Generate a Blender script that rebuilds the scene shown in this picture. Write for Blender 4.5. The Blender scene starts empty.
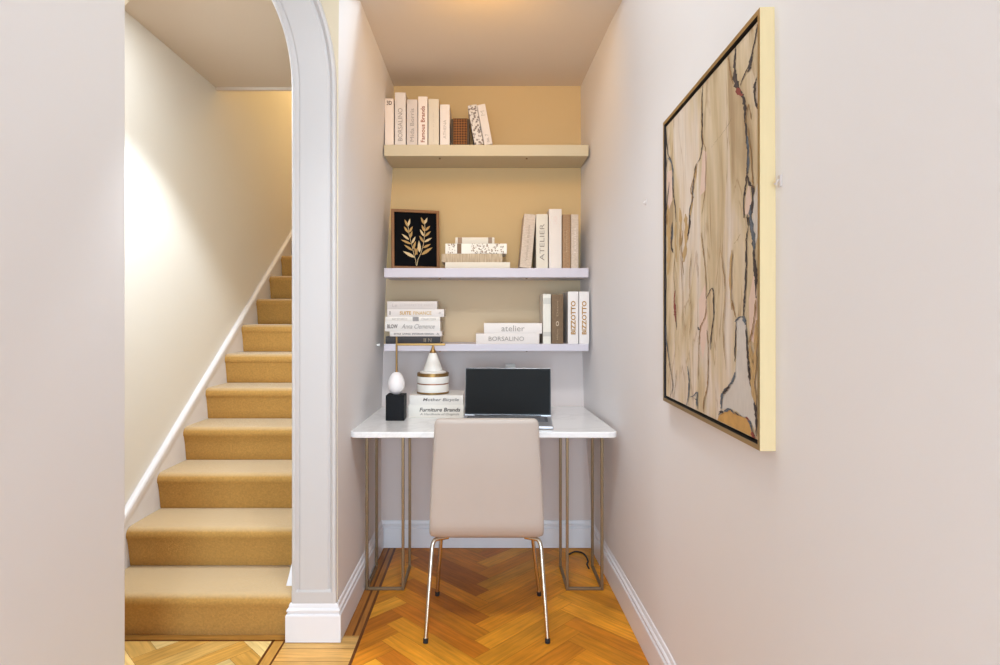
import bpy, bmesh, math, random
from mathutils import Vector, Matrix
random.seed(7)
S = bpy.context.scene
COL = S.collection

# ------------------------------------------------------------------ camera
F, CX, CY, CH = 590.0, 485.0, 316.0, 1.30          # focal length (px), vanishing point, eye height
cam_d = bpy.data.cameras.new('camera')
cam = bpy.data.objects.new('camera', cam_d)
COL.objects.link(cam)
cam.location = (0, 0, CH)
cam.rotation_euler = (math.pi / 2, 0, 0)
cam_d.sensor_width = 36.0
cam_d.lens = F / 1000 * 36
cam_d.shift_x = (500 - CX) / 1000
cam_d.shift_y = -(332.5 - CY) / 1000
cam_d.clip_start = 0.02
S.camera = cam
S.view_settings.view_transform = 'Standard'
S.view_settings.look = 'None'
S.view_settings.exposure = 0.52


def PX(x, d):
    return (x - CX) * d / F


def PZ(y, d):
    return CH - (y - CY) * d / F


def P(x, y, d):
    return Vector((PX(x, d), d, PZ(y, d)))


# ------------------------------------------------------------------ materials
def lin(r, g, b):
    f = lambda c: (c / 255 / 12.92) if c / 255 <= 0.04045 else ((c / 255 + 0.055) / 1.055) ** 2.4
    return (f(r), f(g), f(b), 1.0)


def mat(name, col, rough=0.5, metal=0.0, noise=0.0, nscale=8.0, bump=0.0, bscale=200.0, spec=0.5, coat=0.0, stretch=None, sheen=0.0):
    m = bpy.data.materials.new(name)
    m.use_nodes = True
    nt = m.node_tree
    b = nt.nodes['Principled BSDF']
    b.inputs['Base Color'].default_value = col
    b.inputs['Roughness'].default_value = rough
    b.inputs['Metallic'].default_value = metal
    b.inputs['Specular IOR Level'].default_value = spec
    b.inputs['Coat Weight'].default_value = coat
    b.inputs['Sheen Weight'].default_value = sheen
    b.inputs['Sheen Roughness'].default_value = 0.35
    b.inputs['Sheen Tint'].default_value = (1, .95, .84, 1)
    tc = nt.nodes.new('ShaderNodeTexCoord')
    mp = nt.nodes.new('ShaderNodeMapping')
    nt.links.new(tc.outputs['Object'], mp.inputs['Vector'])
    if stretch:
        mp.inputs['Scale'].default_value = stretch
    if noise > 0:
        n = nt.nodes.new('ShaderNodeTexNoise')
        n.inputs['Scale'].default_value = nscale
        n.inputs['Detail'].default_value = 5
        nt.links.new(mp.outputs['Vector'], n.inputs['Vector'])
        mx = nt.nodes.new('ShaderNodeMix')
        mx.data_type = 'RGBA'
        mx.inputs['A'].default_value = tuple(max(0, c * (1 - noise)) for c in col[:3]) + (1,)
        mx.inputs['B'].default_value = tuple(min(1, c * (1 + noise)) for c in col[:3]) + (1,)
        nt.links.new(n.outputs['Fac'], mx.inputs['Factor'])
        nt.links.new(mx.outputs['Result'], b.inputs['Base Color'])
    if bump > 0:
        n2 = nt.nodes.new('ShaderNodeTexNoise')
        n2.inputs['Scale'].default_value = bscale
        n2.inputs['Detail'].default_value = 3
        nt.links.new(mp.outputs['Vector'], n2.inputs['Vector'])
        bp = nt.nodes.new('ShaderNodeBump')
        bp.inputs['Strength'].default_value = bump
        bp.inputs['Distance'].default_value = 0.002
        nt.links.new(n2.outputs['Fac'], bp.inputs['Height'])
        nt.links.new(bp.outputs['Normal'], b.inputs['Normal'])
    return m


M = {}
M['wall'] = mat('wall_paint', lin(232, 226, 224), 0.75, noise=0.012, nscale=3, bump=0.06, bscale=90)
M['wall_lit_top'] = mat('niche_lit_warm', lin(207, 174, 124), 0.75, noise=0.012, nscale=3, bump=0.06, bscale=90)  # upper back wall: warm lamp glow put into the colour
M['wall_lit_low'] = mat('niche_lit_pale', lin(226, 210, 203), 0.75, noise=0.012, nscale=3)  # same wall, lowest panel: paler, cooler light put into the colour
M['wall_lit_mid'] = mat('niche_lit_mid', lin(214, 187, 152), 0.75, noise=0.012, nscale=3)  # same wall, middle panel: in-between light put into the colour
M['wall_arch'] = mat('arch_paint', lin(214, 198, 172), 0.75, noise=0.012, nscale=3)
M['wall_stair'] = mat('stair_paint', lin(238, 232, 222), 0.8, noise=0.012, nscale=3, bump=0.05, bscale=90)
M['ceiling'] = mat('ceiling_paint', lin(222, 206, 188), 0.85, noise=0.01, nscale=3)
M['trim'] = mat('white_gloss_paint', lin(238, 234, 236), 0.35, noise=0.006, nscale=6)
M['shelf_cream'] = mat('shelf_cream', lin(198, 182, 152), 0.5, noise=0.01, nscale=6)
M['shelf'] = mat('shelf_white', lin(200, 190, 196), 0.45, noise=0.01, nscale=6)
M['brass'] = mat('aged_brass', lin(158, 124, 76), 0.42, 0.9, noise=0.08, nscale=30)
M['bronze'] = mat('bronze_metal', lin(142, 120, 92), 0.42, 0.85, noise=0.08, nscale=30)
M['chrome'] = mat('champagne_chrome', lin(206, 196, 180), 0.2, 1.0, noise=0.03, nscale=30)
M['leather'] = mat('cream_leather', lin(190, 175, 164), 0.5, noise=0.02, nscale=12, bump=0.10, bscale=420)
M['black'] = mat('black_stone', lin(16, 14, 16), 0.5, noise=0.3, nscale=30, spec=0.15)
M['rubber'] = mat('black_rubber', lin(28, 26, 26), 0.7, noise=0.1)
M['egg'] = mat('white_alabaster', lin(238, 228, 224), 0.4, noise=0.05, nscale=20)
M['plaster'] = mat('white_ceramic', lin(234, 226, 216), 0.45, noise=0.02, nscale=20)
M['paper'] = mat('paper_pages', lin(226, 216, 200), 0.85, noise=0.08, nscale=40, stretch=(40, 1, 1))
M['silver'] = mat('silver_aluminium', lin(200, 200, 204), 0.35, 0.7, noise=0.02)
M['screen'] = mat('dark_screen', lin(30, 30, 30), 0.5, noise=0.04, nscale=3, spec=0.1)
M['bezel'] = mat('black_bezel', lin(14, 14, 16), 0.3, noise=0.1, spec=0.3)
M['keys'] = mat('grey_keys', lin(112, 112, 116), 0.5, noise=0.12, nscale=60)
M['plastic'] = mat('white_plastic', lin(236, 232, 226), 0.4, noise=0.01)
M['frame_wood'] = mat('amber_wood', lin(130, 82, 34), 0.5, noise=0.18, nscale=14, stretch=(8, 8, 1))
M['pale_wood'] = mat('pale_gilt_wood', lin(222, 198, 152), 0.5, noise=0.05, nscale=12, stretch=(9, 9, 1))
M['gilt'] = mat('gilt_edge', lin(170, 138, 84), 0.35, 0.6, noise=0.1, nscale=20)
M['gap'] = mat('black_gap', lin(26, 19, 14), 0.7, noise=0.1)
M['art_black'] = mat('black_print', lin(9, 9, 12), 0.8, noise=0.2, nscale=20, spec=0.08)
M['leaf_gold'] = mat('gold_leaf', lin(178, 136, 68), 0.5, noise=0.25, nscale=40)
M['leaf_pale'] = mat('pale_leaf', lin(206, 178, 130), 0.5, noise=0.2, nscale=40)
M['clear'] = mat('clear_plastic', lin(206, 192, 186), 0.3, noise=0.02)
M['cable'] = mat('black_cable', lin(24, 20, 20), 0.6, noise=0.1)
M['carpet'] = mat('tan_carpet', lin(190, 144, 78), 0.95, noise=0.30, nscale=110, bump=0.9, bscale=260, spec=0.1, sheen=0.9)


def lit_treads(m):
    """paler flat treads: light from above put into the pile colour"""
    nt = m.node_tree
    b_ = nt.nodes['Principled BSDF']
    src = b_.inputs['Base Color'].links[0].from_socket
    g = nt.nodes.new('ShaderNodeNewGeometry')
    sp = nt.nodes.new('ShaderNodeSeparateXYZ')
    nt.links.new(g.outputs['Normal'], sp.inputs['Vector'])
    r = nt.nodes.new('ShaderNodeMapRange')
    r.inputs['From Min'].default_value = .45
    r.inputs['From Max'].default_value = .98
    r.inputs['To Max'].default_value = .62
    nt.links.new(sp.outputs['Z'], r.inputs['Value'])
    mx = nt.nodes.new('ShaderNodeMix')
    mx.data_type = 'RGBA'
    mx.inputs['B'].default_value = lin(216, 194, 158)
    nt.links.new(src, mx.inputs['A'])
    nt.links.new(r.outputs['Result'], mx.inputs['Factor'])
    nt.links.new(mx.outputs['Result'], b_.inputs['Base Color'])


lit_treads(M['carpet'])


def marble(name):
    m = mat(name, lin(240, 234, 230), 0.22, coat=0.3)
    nt = m.node_tree
    b = nt.nodes['Principled BSDF']
    tc = nt.nodes.new('ShaderNodeTexCoord')
    n = nt.nodes.new('ShaderNodeTexNoise')
    n.inputs['Scale'].default_value = 3.0
    n.inputs['Detail'].default_value = 9
    n.inputs['Distortion'].default_value = 1.6
    nt.links.new(tc.outputs['Object'], n.inputs['Vector'])
    r = nt.nodes.new('ShaderNodeValToRGB')
    e = r.color_ramp.elements
    e[0].position, e[0].color = 0.46, lin(242, 237, 234)
    e[1].position, e[1].color = 0.54, lin(242, 237, 234)
    v = e.new(0.5)
    v.color = lin(233, 228, 225)
    nt.links.new(n.outputs['Fac'], r.inputs['Fac'])
    nt.links.new(r.outputs['Color'], b.inputs['Base Color'])
    return m


M['marble'] = marble('white_marble')


def woven_mat():
    m = mat('brown_weave', lin(120, 76, 34), 0.8)
    nt = m.node_tree
    b = nt.nodes['Principled BSDF']
    tc = nt.nodes.new('ShaderNodeTexCoord')
    mp = nt.nodes.new('ShaderNodeMapping')
    mp.inputs['Scale'].default_value = (105, 105, 105)
    mp.inputs['Rotation'].default_value = (0, math.radians(45), 0)
    ck = nt.nodes.new('ShaderNodeTexChecker')
    ck.inputs['Scale'].default_value = 1.0
    ck.inputs['Color1'].default_value = lin(136, 84, 36)
    ck.inputs['Color2'].default_value = lin(78, 42, 14)
    nt.links.new(tc.outputs['Object'], mp.inputs['Vector'])
    nt.links.new(mp.outputs['Vector'], ck.inputs['Vector'])
    nt.links.new(ck.outputs['Color'], b.inputs['Base Color'])
    return m


M['weave'] = woven_mat()


def pattern_mat(name, c1, c2, scale=60, thr=0.5):
    """blotchy printed cover"""
    m = mat(name, c1, 0.6)
    nt = m.node_tree
    b = nt.nodes['Principled BSDF']
    tc = nt.nodes.new('ShaderNodeTexCoord')
    n = nt.nodes.new('ShaderNodeTexVoronoi')
    n.inputs['Scale'].default_value = scale
    nt.links.new(tc.outputs['Object'], n.inputs['Vector'])
    r = nt.nodes.new('ShaderNodeValToRGB')
    r.color_ramp.elements[0].position, r.color_ramp.elements[0].color = thr - 0.12, c2
    r.color_ramp.elements[1].position, r.color_ramp.elements[1].color = thr + 0.12, c1
    nt.links.new(n.outputs['Distance'], r.inputs['Fac'])
    nt.links.new(r.outputs['Color'], b.inputs['Base Color'])
    return m


def streak_mat(name, c1, c2, stretch, scale=1.0):
    m = mat(name, c1, 0.7)
    nt = m.node_tree
    b = nt.nodes['Principled BSDF']
    tc = nt.nodes.new('ShaderNodeTexCoord')
    mp = nt.nodes.new('ShaderNodeMapping')
    mp.inputs['Scale'].default_value = stretch
    n = nt.nodes.new('ShaderNodeTexNoise')
    n.inputs['Scale'].default_value = scale
    n.inputs['Detail'].default_value = 4
    nt.links.new(tc.outputs['Object'], mp.inputs['Vector'])
    nt.links.new(mp.outputs['Vector'], n.inputs['Vector'])
    mx = nt.nodes.new('ShaderNodeMix')
    mx.data_type = 'RGBA'
    mx.inputs['A'].default_value = c1
    mx.inputs['B'].default_value = c2
    r = nt.nodes.new('ShaderNodeValToRGB')
    r.color_ramp.elements[0].position = 0.35
    r.color_ramp.elements[1].position = 0.65
    nt.links.new(n.outputs['Fac'], r.inputs['Fac'])
    nt.links.new(r.outputs['Color'], mx.inputs['Factor'])
    nt.links.new(mx.outputs['Result'], b.inputs['Base Color'])
    return m


def floor_mat():
    m = mat('parquet', lin(200, 140, 66), 0.42, spec=0.25)
    nt = m.node_tree
    b = nt.nodes['Principled BSDF']
    at = nt.nodes.new('ShaderNodeAttribute')
    at.attribute_name = 'plank'
    uv = nt.nodes.new('ShaderNodeUVMap')
    mp = nt.nodes.new('ShaderNodeMapping')
    mp.inputs['Scale'].default_value = (5, 70, 1)
    n = nt.nodes.new('ShaderNodeTexNoise')
    n.inputs['Scale'].default_value = 1.0
    n.inputs['Detail'].default_value = 6
    n.inputs['Distortion'].default_value = 0.6
    nt.links.new(uv.outputs['UV'], mp.inputs['Vector'])
    nt.links.new(mp.outputs['Vector'], n.inputs['Vector'])
    mr = nt.nodes.new('ShaderNodeMapRange')
    mr.inputs['From Min'].default_value = 0.25
    mr.inputs['From Max'].default_value = 0.75
    mr.inputs['To Min'].default_value = 0.72
    mr.inputs['To Max'].default_value = 1.16
    nt.links.new(n.outputs['Fac'], mr.inputs['Value'])
    tc = nt.nodes.new('ShaderNodeTexCoord')
    n2 = nt.nodes.new('ShaderNodeTexNoise')
    n2.inputs['Scale'].default_value = 5
    n2.inputs['Detail'].default_value = 6
    nt.links.new(tc.outputs['Object'], n2.inputs['Vector'])
    mr2 = nt.nodes.new('ShaderNodeMapRange')
    mr2.inputs['From Min'].default_value = 0.3
    mr2.inputs['From Max'].default_value = 0.7
    mr2.inputs['To Min'].default_value = 0.78
    mr2.inputs['To Max'].default_value = 1.08
    nt.links.new(n2.outputs['Fac'], mr2.inputs['Value'])
    mu = nt.nodes.new('ShaderNodeMath')
    mu.operation = 'MULTIPLY'
    nt.links.new(mr.outputs['Result'], mu.inputs[0])
    nt.links.new(mr2.outputs['Result'], mu.inputs[1])
    vm = nt.nodes.new('ShaderNodeVectorMath')
    vm.operation = 'SCALE'
    nt.links.new(at.outputs['Color'], vm.inputs[0])
    nt.links.new(mu.outputs['Value'], vm.inputs['Scale'])
    nt.links.new(vm.outputs['Vector'], b.inputs['Base Color'])
    return m


M['floor'] = floor_mat()
M['casing'] = mat('casing_shaded_trim', lin(206, 199, 196), 0.5, noise=0.006, nscale=6)  # trim paint darkened: weaker light on the pillar face put into its colour


# ------------------------------------------------------------------ mesh helpers
def mk(name, verts, faces, m, parent=None, smooth=False, mats=None, midx=None):
    me = bpy.data.meshes.new(name)
    me.from_pydata([tuple(v) for v in verts], [], faces)
    for mm in (mats or [m]):
        me.materials.append(mm)
    if midx:
        for p, i in zip(me.polygons, midx):
            p.material_index = i
    bm = bmesh.new()
    bm.from_mesh(me)
    bmesh.ops.recalc_face_normals(bm, faces=bm.faces)
    bm.to_mesh(me)
    bm.free()
    if smooth:
        for p in me.polygons:
            p.use_smooth = True
    o = bpy.data.objects.new(name, me)
    COL.objects.link(o)
    if parent:
        o.parent = parent
    return o


def bevel(o, w, seg=2, angle=35):
    md = o.modifiers.new('bevel', 'BEVEL')
    md.width = w
    md.segments = seg
    md.limit_method = 'ANGLE'
    md.angle_limit = math.radians(angle)
    return o


class MB:
    def __init__(s):
        s.v, s.f, s.mi = [], [], []

    def add(s, v, f, mi=0):
        n = len(s.v)
        s.v += [Vector(a) for a in v]
        s.f += [tuple(i + n for i in a) for a in f]
        s.mi += [mi] * len(f)
        return s

    def box(s, x0, x1, y0, y1, z0, z1, mi=0):
        v = [(x, y, z) for z in (z0, z1) for y in (y0, y1) for x in (x0, x1)]
        return s.add(v, [(0, 2, 3, 1), (4, 5, 7, 6), (0, 1, 5, 4), (2, 6, 7, 3), (0, 4, 6, 2), (1, 3, 7, 5)], mi)

    def tube(s, pts, r, n=12, mi=0, caps=True):
        pts = [Vector(p) for p in pts]
        rr = r if isinstance(r, (list, tuple)) else [r] * len(pts)
        rings = []
        up = None
        for i, p in enumerate(pts):
            t = (pts[min(i + 1, len(pts) - 1)] - pts[max(i - 1, 0)]).normalized()
            if up is None:
                up = t.orthogonal().normalized()
            up = (up - t * up.dot(t)).normalized()
            w = t.cross(up)
            rings.append([p + (up * math.cos(a) + w * math.sin(a)) * rr[i] for a in [2 * math.pi * k / n for k in range(n)]])
        v = [q for g in rings for q in g]
        f = []
        for i in range(len(pts) - 1):
            for k in range(n):
                f.append((i * n + k, i * n + (k + 1) % n, (i + 1) * n + (k + 1) % n, (i + 1) * n + k))
        if caps:
            f.append(tuple(range(n)))
            f.append(tuple(range((len(pts) - 1) * n, len(pts) * n)))
        return s.add(v, f, mi)

    def lathe(s, prof, c, n=40, mi=0):
        """prof: list of (r, z) ; around vertical axis at c"""
        v, f = [], []
        for r, z in prof:
            for k in range(n):
                a = 2 * math.pi * k / n
                v.append((c[0] + r * math.cos(a), c[1] + r * math.sin(a), c[2] + z))
        for i in range(len(prof) - 1):
            for k in range(n):
                f.append((i * n + k, i * n + (k + 1) % n, (i + 1) * n + (k + 1) % n, (i + 1) * n + k))
        f.append(tuple(range(n)))
        f.append(tuple(range((len(prof) - 1) * n, len(prof) * n)))
        return s.add(v, f, mi)

    def prism(s, poly, z0, z1, mi=0):
        n = len(poly)
        v = [(x, y, z0) for x, y in poly] + [(x, y, z1) for x, y in poly]
        f = [tuple(range(n)), tuple(range(n, 2 * n))]
        f += [(i, (i + 1) % n, n + (i + 1) % n, n + i) for i in range(n)]
        return s.add(v, f, mi)

    def build(s, name, m, parent=None, smooth=False, mats=None):
        return mk(name, s.v, s.f, m, parent, smooth, mats, s.mi if mats else None)


def auto_smooth(o, ang=40):
    for p in o.data.polygons:
        p.use_smooth = True
    try:
        o.data.set_sharp_from_angle(angle=math.radians(ang))
    except Exception:
        pass
    return o


def tag(o, label, cat, group=None, kind=None):
    if label:
        o['label'] = label
    if cat:
        o['category'] = cat
    if group:
        o['group'] = group
    if kind:
        o['kind'] = kind
    return o


def thing(name, label, cat, loc=(0, 0, 0), group=None):
    o = bpy.data.objects.new(name, None)
    o.empty_display_size = 0.05
    COL.objects.link(o)
    o.location = loc
    return tag(o, label, cat, group)


def struct(o):
    o['kind'] = 'structure'
    return o


def text_mesh(name, s, L, H, m, mtx, parent, bold=0.0, shear=0.0):
    """flat lettering fitted in a box L long and H high, centred at the origin of mtx (x along, y up)"""
    cu = bpy.data.curves.new('lettering', 'FONT')
    cu.body = s
    cu.size = 1.0
    cu.offset = bold
    cu.shear = shear
    cu.resolution_u = 3
    t = bpy.data.objects.new('lettering', cu)
    COL.objects.link(t)
    dg = bpy.context.evaluated_depsgraph_get()
    me = bpy.data.meshes.new_from_object(t.evaluated_get(dg))
    bpy.data.objects.remove(t)
    bpy.data.curves.remove(cu)
    xs = [v.co.x for v in me.vertices]
    ys = [v.co.y for v in me.vertices]
    w, h = max(xs) - min(xs), max(ys) - min(ys)
    cx, cy = (max(xs) + min(xs)) / 2, (max(ys) + min(ys)) / 2
    for v in me.vertices:
        v.co = mtx @ Vector(((v.co.x - cx) / w * L, (v.co.y - cy) / h * H, 0))
    me.materials.clear()
    me.materials.append(m)
    me.name = name
    o = bpy.data.objects.new(name, me)
    COL.objects.link(o)
    o.parent = parent
    return o


# ------------------------------------------------------------------ wall surfaces
def interp(t, ts, vs):
    if t <= ts[0]:
        return vs[0]
    for i in range(len(ts) - 1):
        if t <= ts[i + 1]:
            k = (t - ts[i]) / (ts[i + 1] - ts[i])
            return vs[i] * (1 - k) + vs[i + 1] * k
    return vs[-1]


DR = [-3.0, 0.69, 1.25, 2.0, 2.6, 3.32]
ZR = [0, 0.8, 1.45, 2.1, 2.594]
XR = [[.600, .604, .615, .632, .627, .614],
      [.600, .604, .615, .636, .606, .556],
      [.600, .604, .615, .637, .600, .534],
      [.598, .602, .612, .618, .582, .540],
      [.596, .600, .604, .580, .552, .538]]
DL = [2.375, 2.425, 3.32]
ZL = [0, .75, 1.6, 2.1, 2.35, 2.594]
XL = [[-.592, -.592, -.586], [-.594, -.593, -.583], [-.591, -.586, -.553], [-.590, -.580, -.520], [-.590, -.545, -.517], [-.588, -.513, -.514]]


def xright(d, z):
    return interp(z, ZR, [interp(d, DR, r) for r in XR])


def xleft(d, z):
    return interp(z, ZL, [interp(d, DL, r) for r in XL])


def wall_grid(name, fx, ds, zs, m, thick):
    """a wall with a slight wave: one closed slab"""
    nd, nz = len(ds), len(zs)
    xs = [[fx(d, z) for z in zs] for d in ds]
    for _ in range(3):                                    # soften the bends
        ys = [r[:] for r in xs]
        for i in range(1, nd - 1):
            for j in range(1, nz - 1):
                xs[i][j] = ys[i][j] * .4 + .15 * (ys[i - 1][j] + ys[i + 1][j] + ys[i][j - 1] + ys[i][j + 1])
    v, f = [], []
    for i, d in enumerate(ds):
        for j, z in enumerate(zs):
            v.append((xs[i][j], d, z))
    for i in range(nd - 1):
        for j in range(nz - 1):
            f.append((i * nz + j, (i + 1) * nz + j, (i + 1) * nz + j + 1, i * nz + j + 1))
    o = mk(name, v, f, m, smooth=True)
    return o


def lsp(a, b, n):
    return [a + (b - a) * i / (n - 1) for i in range(n)]


NCEIL = 2.594
struct(wall_grid('wall_right', xright, lsp(-3, 0.5, 6) + lsp(0.7, 3.33, 40), lsp(0, NCEIL, 32) + [2.9], M['wall'], .1))
struct(wall_grid('wall_left', xleft, lsp(2.375, 2.6, 10) + lsp(2.65, 3.33, 12), lsp(0, NCEIL, 30), M['wall'], .1))
b = MB().box(-.66, .70, 3.32, 3.42, 1.53, NCEIL + .1)  # one wall in stacked panels, its light gradient carried by their colours
struct(b.build('wall_back', M['wall_lit_top']))
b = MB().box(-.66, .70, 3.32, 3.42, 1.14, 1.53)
struct(b.build('wall_back_middle', M['wall_lit_mid']))
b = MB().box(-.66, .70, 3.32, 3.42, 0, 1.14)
struct(b.build('wall_back_lower', M['wall_lit_low']))
b = MB().box(-.60, .64, 2.376, 3.34, NCEIL, NCEIL + .05)
struct(b.build('ceiling', M['ceiling']))

# arch wall: pillar between the stair and the niche, with the rounded shoulder of the opening
YF, YB = 2.375, 2.475


def xin(z):
    zs = 2.21
    if z <= zs:
        return -.774
    return -.774 - .82 + math.sqrt(max(0, .82 ** 2 - (z - zs) ** 2))


def arch_path():
    p = [(-.774, z) for z in lsp(0, 2.2, 12)] + [(xin(z), z) for z in lsp(2.23, 2.56, 14)]
    x1, z1 = p[-1]
    t1, r_ = math.asin(.35 / .82), .2
    for k in range(1, 11):                               # tighter curve into the flat head
        a = t1 + (math.pi / 2 - t1) * k / 10
        p.append((x1 - r_ * (math.cos(t1) - math.cos(a)), z1 + r_ * (math.sin(a) - math.sin(t1))))
    return p + [(2 * AX - x, z) for x, z in reversed(p)]


AX = -1.195                                              # centre line of the opening
AP = arch_path()
b = MB()
zs = lsp(0, 2.56, 40)
v, f = [], []
for z in zs:
    xr = xleft(2.375, min(z, NCEIL)) if z < NCEIL else -.588
    v += [(xin(z), YF, z), (xr, YF, z), (xin(z), YB, z), (xr - .002, YB, z)]
for i in range(len(zs) - 1):
    a = i * 4
    f += [(a, a + 1, a + 5, a + 4), (a + 2, a + 6, a + 7, a + 3), (a, a + 4, a + 6, a + 2)]
b.add(v, f)
head = [p for p in AP if p[1] >= 2.5599]
hv = [(x, y, z) for y in (YF, YB) for x, z in head] + [(x, y, 2.9) for y in (YF, YB) for x, z in head]
n = len(head)
hf = []
for i in range(n - 1):
    hf += [(i, i + 1, 2 * n + i + 1, 2 * n + i), (n + i, n + i + 1, 3 * n + i + 1, 3 * n + i), (i, i + 1, n + i + 1, n + i)]
b.add(hv, hf)
b.box(-.588, .66, YF, YB - .03, NCEIL + .051, 2.9)
b.box(head[0][0], -.588, YF, YB, 2.56, 2.9)
b.box(-2.4, head[-1][0], YF, YB, 2.56, 2.9)
v, f = [], []
for z in zs:
    v += [(2 * AX - xin(z), YF, z), (-2.4, YF, z), (2 * AX - xin(z), YB, z), (-2.4, YB, z)]
for i in range(len(zs) - 1):
    a = i * 4
    f += [(a, a + 1, a + 5, a + 4), (a + 2, a + 6, a + 7, a + 3), (a, a + 4, a + 6, a + 2)]
b.add(v, f)
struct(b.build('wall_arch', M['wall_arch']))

# hall: near left wall with its end, return, ceiling
b = MB().box(-1.35, -1.152, -3.0, 1.895, 0, 2.9)
o = struct(b.build('wall_hall_left', M['wall']))
bevel(o, .012, 3)
b = MB().box(-2.4, -1.34, 1.70, 1.80, 0, 2.9)
struct(b.build('wall_hall_return', M['wall']))
b = MB().box(-2.5, -2.4, 1.7, 2.475, 0, 2.9)
struct(b.build('wall_hall_end', M['wall']))
b = MB().box(-2.5, .75, -3.0, 2.45, 2.85, 2.95)
struct(b.build('ceiling_hall', M['ceiling']))

# stairwell
XS = -1.595                                              # left edge of carpet / face of skirting board
b = MB().box(-1.75, XS - .02, YB, 7.0, 0, 5.0)
struct(b.build('wall_stair_left', M['wall_stair']))
b = MB().box(-.80, -.70, 2.70, 7.0, 0, 5.0)
struct(b.build('wall_stair_right', M['wall_stair']))
b = MB().box(-1.75, -.70, 6.9, 7.0, 2.0, 5.0)
struct(b.build('wall_stair_back', M['wall_stair']))
b = MB().box(-1.75, -.70, YB, 3.545, 2.67, 2.95)
struct(b.build('ceiling_stair', M['ceiling']))
b = MB().box(-1.75, -.70, 3.4, 7.0, 5.0, 5.1)
struct(b.build('ceiling_landing', M['ceiling']))
b = MB().box(-1.75, -.70, YB, 3.545, 2.95, 5.0)
struct(b.build('wall_stair_front', M['wall_stair']))
b = MB().box(XS - .02, -.80, 3.535, 3.555, 2.655, 2.68)
struct(b.build('trim_1', M['ceiling']))

# ------------------------------------------------------------------ arch casing (moulded trim) and baseboards
def casing():
    # cross-section: (offset from the opening edge, height off the wall)
    W = .178
    prof = [(0, -.02), (0, .010), (.004, .016), (.014, .016), (.018, .010), (.026, .004), (.034, .010), (W - .036, .010), (W - .028, .003), (W - .019, .011), (W - .014, .016),
            (W - .004, .016), (W, .010), (W, -.004)]
    up = [p for p in AP if p[1] > .21]
    path = [(-.774, .10), (-.774, .195), (-.774, .203)] + up + [(2 * AX + .774, .203), (2 * AX + .774, .195), (2 * AX + .774, .10)]
    flat = [(0, -.02), (0, .014), (.006, .016), (.016, .016), (.018, .016), (.026, .016), (.034, .016), (W - .036, .016), (W - .028, .016), (W - .019, .016), (W - .014, .016),
            (W - .006, .016), (W, .014), (W, -.004)]
    v, f = [], []
    k = len(prof)
    for i, (x, z) in enumerate(path):
        a = path[max(i - 1, 0)]
        c = path[min(i + 1, len(path) - 1)]
        t = Vector((c[0] - a[0], c[1] - a[1])).normalized()
        nrm = Vector((t.y, -t.x))                        # outwards: away from the opening
        pr = flat if i < 2 or i > len(path) - 3 else prof
        for (q, h) in pr:
            v.append((x + nrm.x * q, YF - h, z + nrm.y * q))
    for i in range(len(path) - 1):
        for j in range(k - 1):
            f.append((i * k + j, (i + 1) * k + j, (i + 1) * k + j + 1, i * k + j + 1))
    o = mk('trim_2', v, f, M['casing'])
    return auto_smooth(o, 25)


struct(casing())

BP = [(0, .002), (.018, .002), (.018, .106), (.016, .110), (.0105, .112), (.0105, .118), (.0145, .121), (.0150, .127), (.0125, .131), (.0075, .134), (.0065, .146), (.0045, .150), (0, .152)]


def sweep(name, path, prof, m, side=1, zoff=None):
    """profile (out, z) swept along a plan path; side = which side the profile leaves the wall"""
    n = len(path)
    v, f = [], []
    k = len(prof)
    for i, p in enumerate(path):
        p = Vector(p)
        d1 = (Vector(path[i]) - Vector(path[i - 1])).normalized() if i > 0 else None
        d2 = (Vector(path[i + 1]) - Vector(path[i])).normalized() if i < n - 1 else None
        n1 = Vector((-d1.y, d1.x)) * side if d1 is not None else None
        n2 = Vector((-d2.y, d2.x)) * side if d2 is not None else None
        if n1 is None:
            nn = n2
        elif n2 is None:
            nn = n1
        else:
            nn = (n1 + n2).normalized()
            nn = nn / max(.3, nn.dot(n1))
        for q, z in prof:
            v.append((p.x + nn.x * q, p.y + nn.y * q, z))
    for i in range(n - 1):
        for j in range(k - 1):
            f.append((i * k + j, (i + 1) * k + j, (i + 1) * k + j + 1, i * k + j + 1))
    f.append(tuple(range(k)))
    f.append(tuple(range((n - 1) * k, n * k)))
    return auto_smooth(mk(name, v, f, m), 25)


pl = [(xleft(d, .07), d) for d in lsp(3.32, 2.40, 8)] + [(-.592, 2.363), (-.776, 2.363), (-.776, 2.3685)]
struct(sweep('baseboard_left', pl, BP, M['trim'], side=1))
pr = [(xright(d, .07), d) for d in lsp(-3, 3.32, 40)]
struct(sweep('baseboard_right', pr, BP, M['trim'], side=1))
struct(sweep('baseboard_back', [(.63, 3.32), (-.62, 3.32)], BP, M['trim'], side=1))


# ------------------------------------------------------------------ floor
def clip(poly, x0, x1, y0, y1):
    def cut(pl, inside, inter):
        out = []
        for i in range(len(pl)):
            a, b_ = pl[i - 1], pl[i]
            if inside(b_):
                if not inside(a):
                    out.append(inter(a, b_))
                out.append(b_)
            elif inside(a):
                out.append(inter(a, b_))
        return out
    def ix(x):
        return lambda a, b_: (x, a[1] + (b_[1] - a[1]) * (x - a[0]) / (b_[0] - a[0]))
    def iy(y):
        return lambda a, b_: (a[0] + (b_[0] - a[0]) * (y - a[1]) / (b_[1] - a[1]), y)
    for ins, it in ((lambda p: p[0] >= x0, ix(x0)), (lambda p: p[0] <= x1, ix(x1)), (lambda p: p[1] >= y0, iy(y0)), (lambda p: p[1] <= y1, iy(y1))):
        poly = cut(poly, ins, it)
        if len(poly) < 3:
            return []
    return poly


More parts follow.
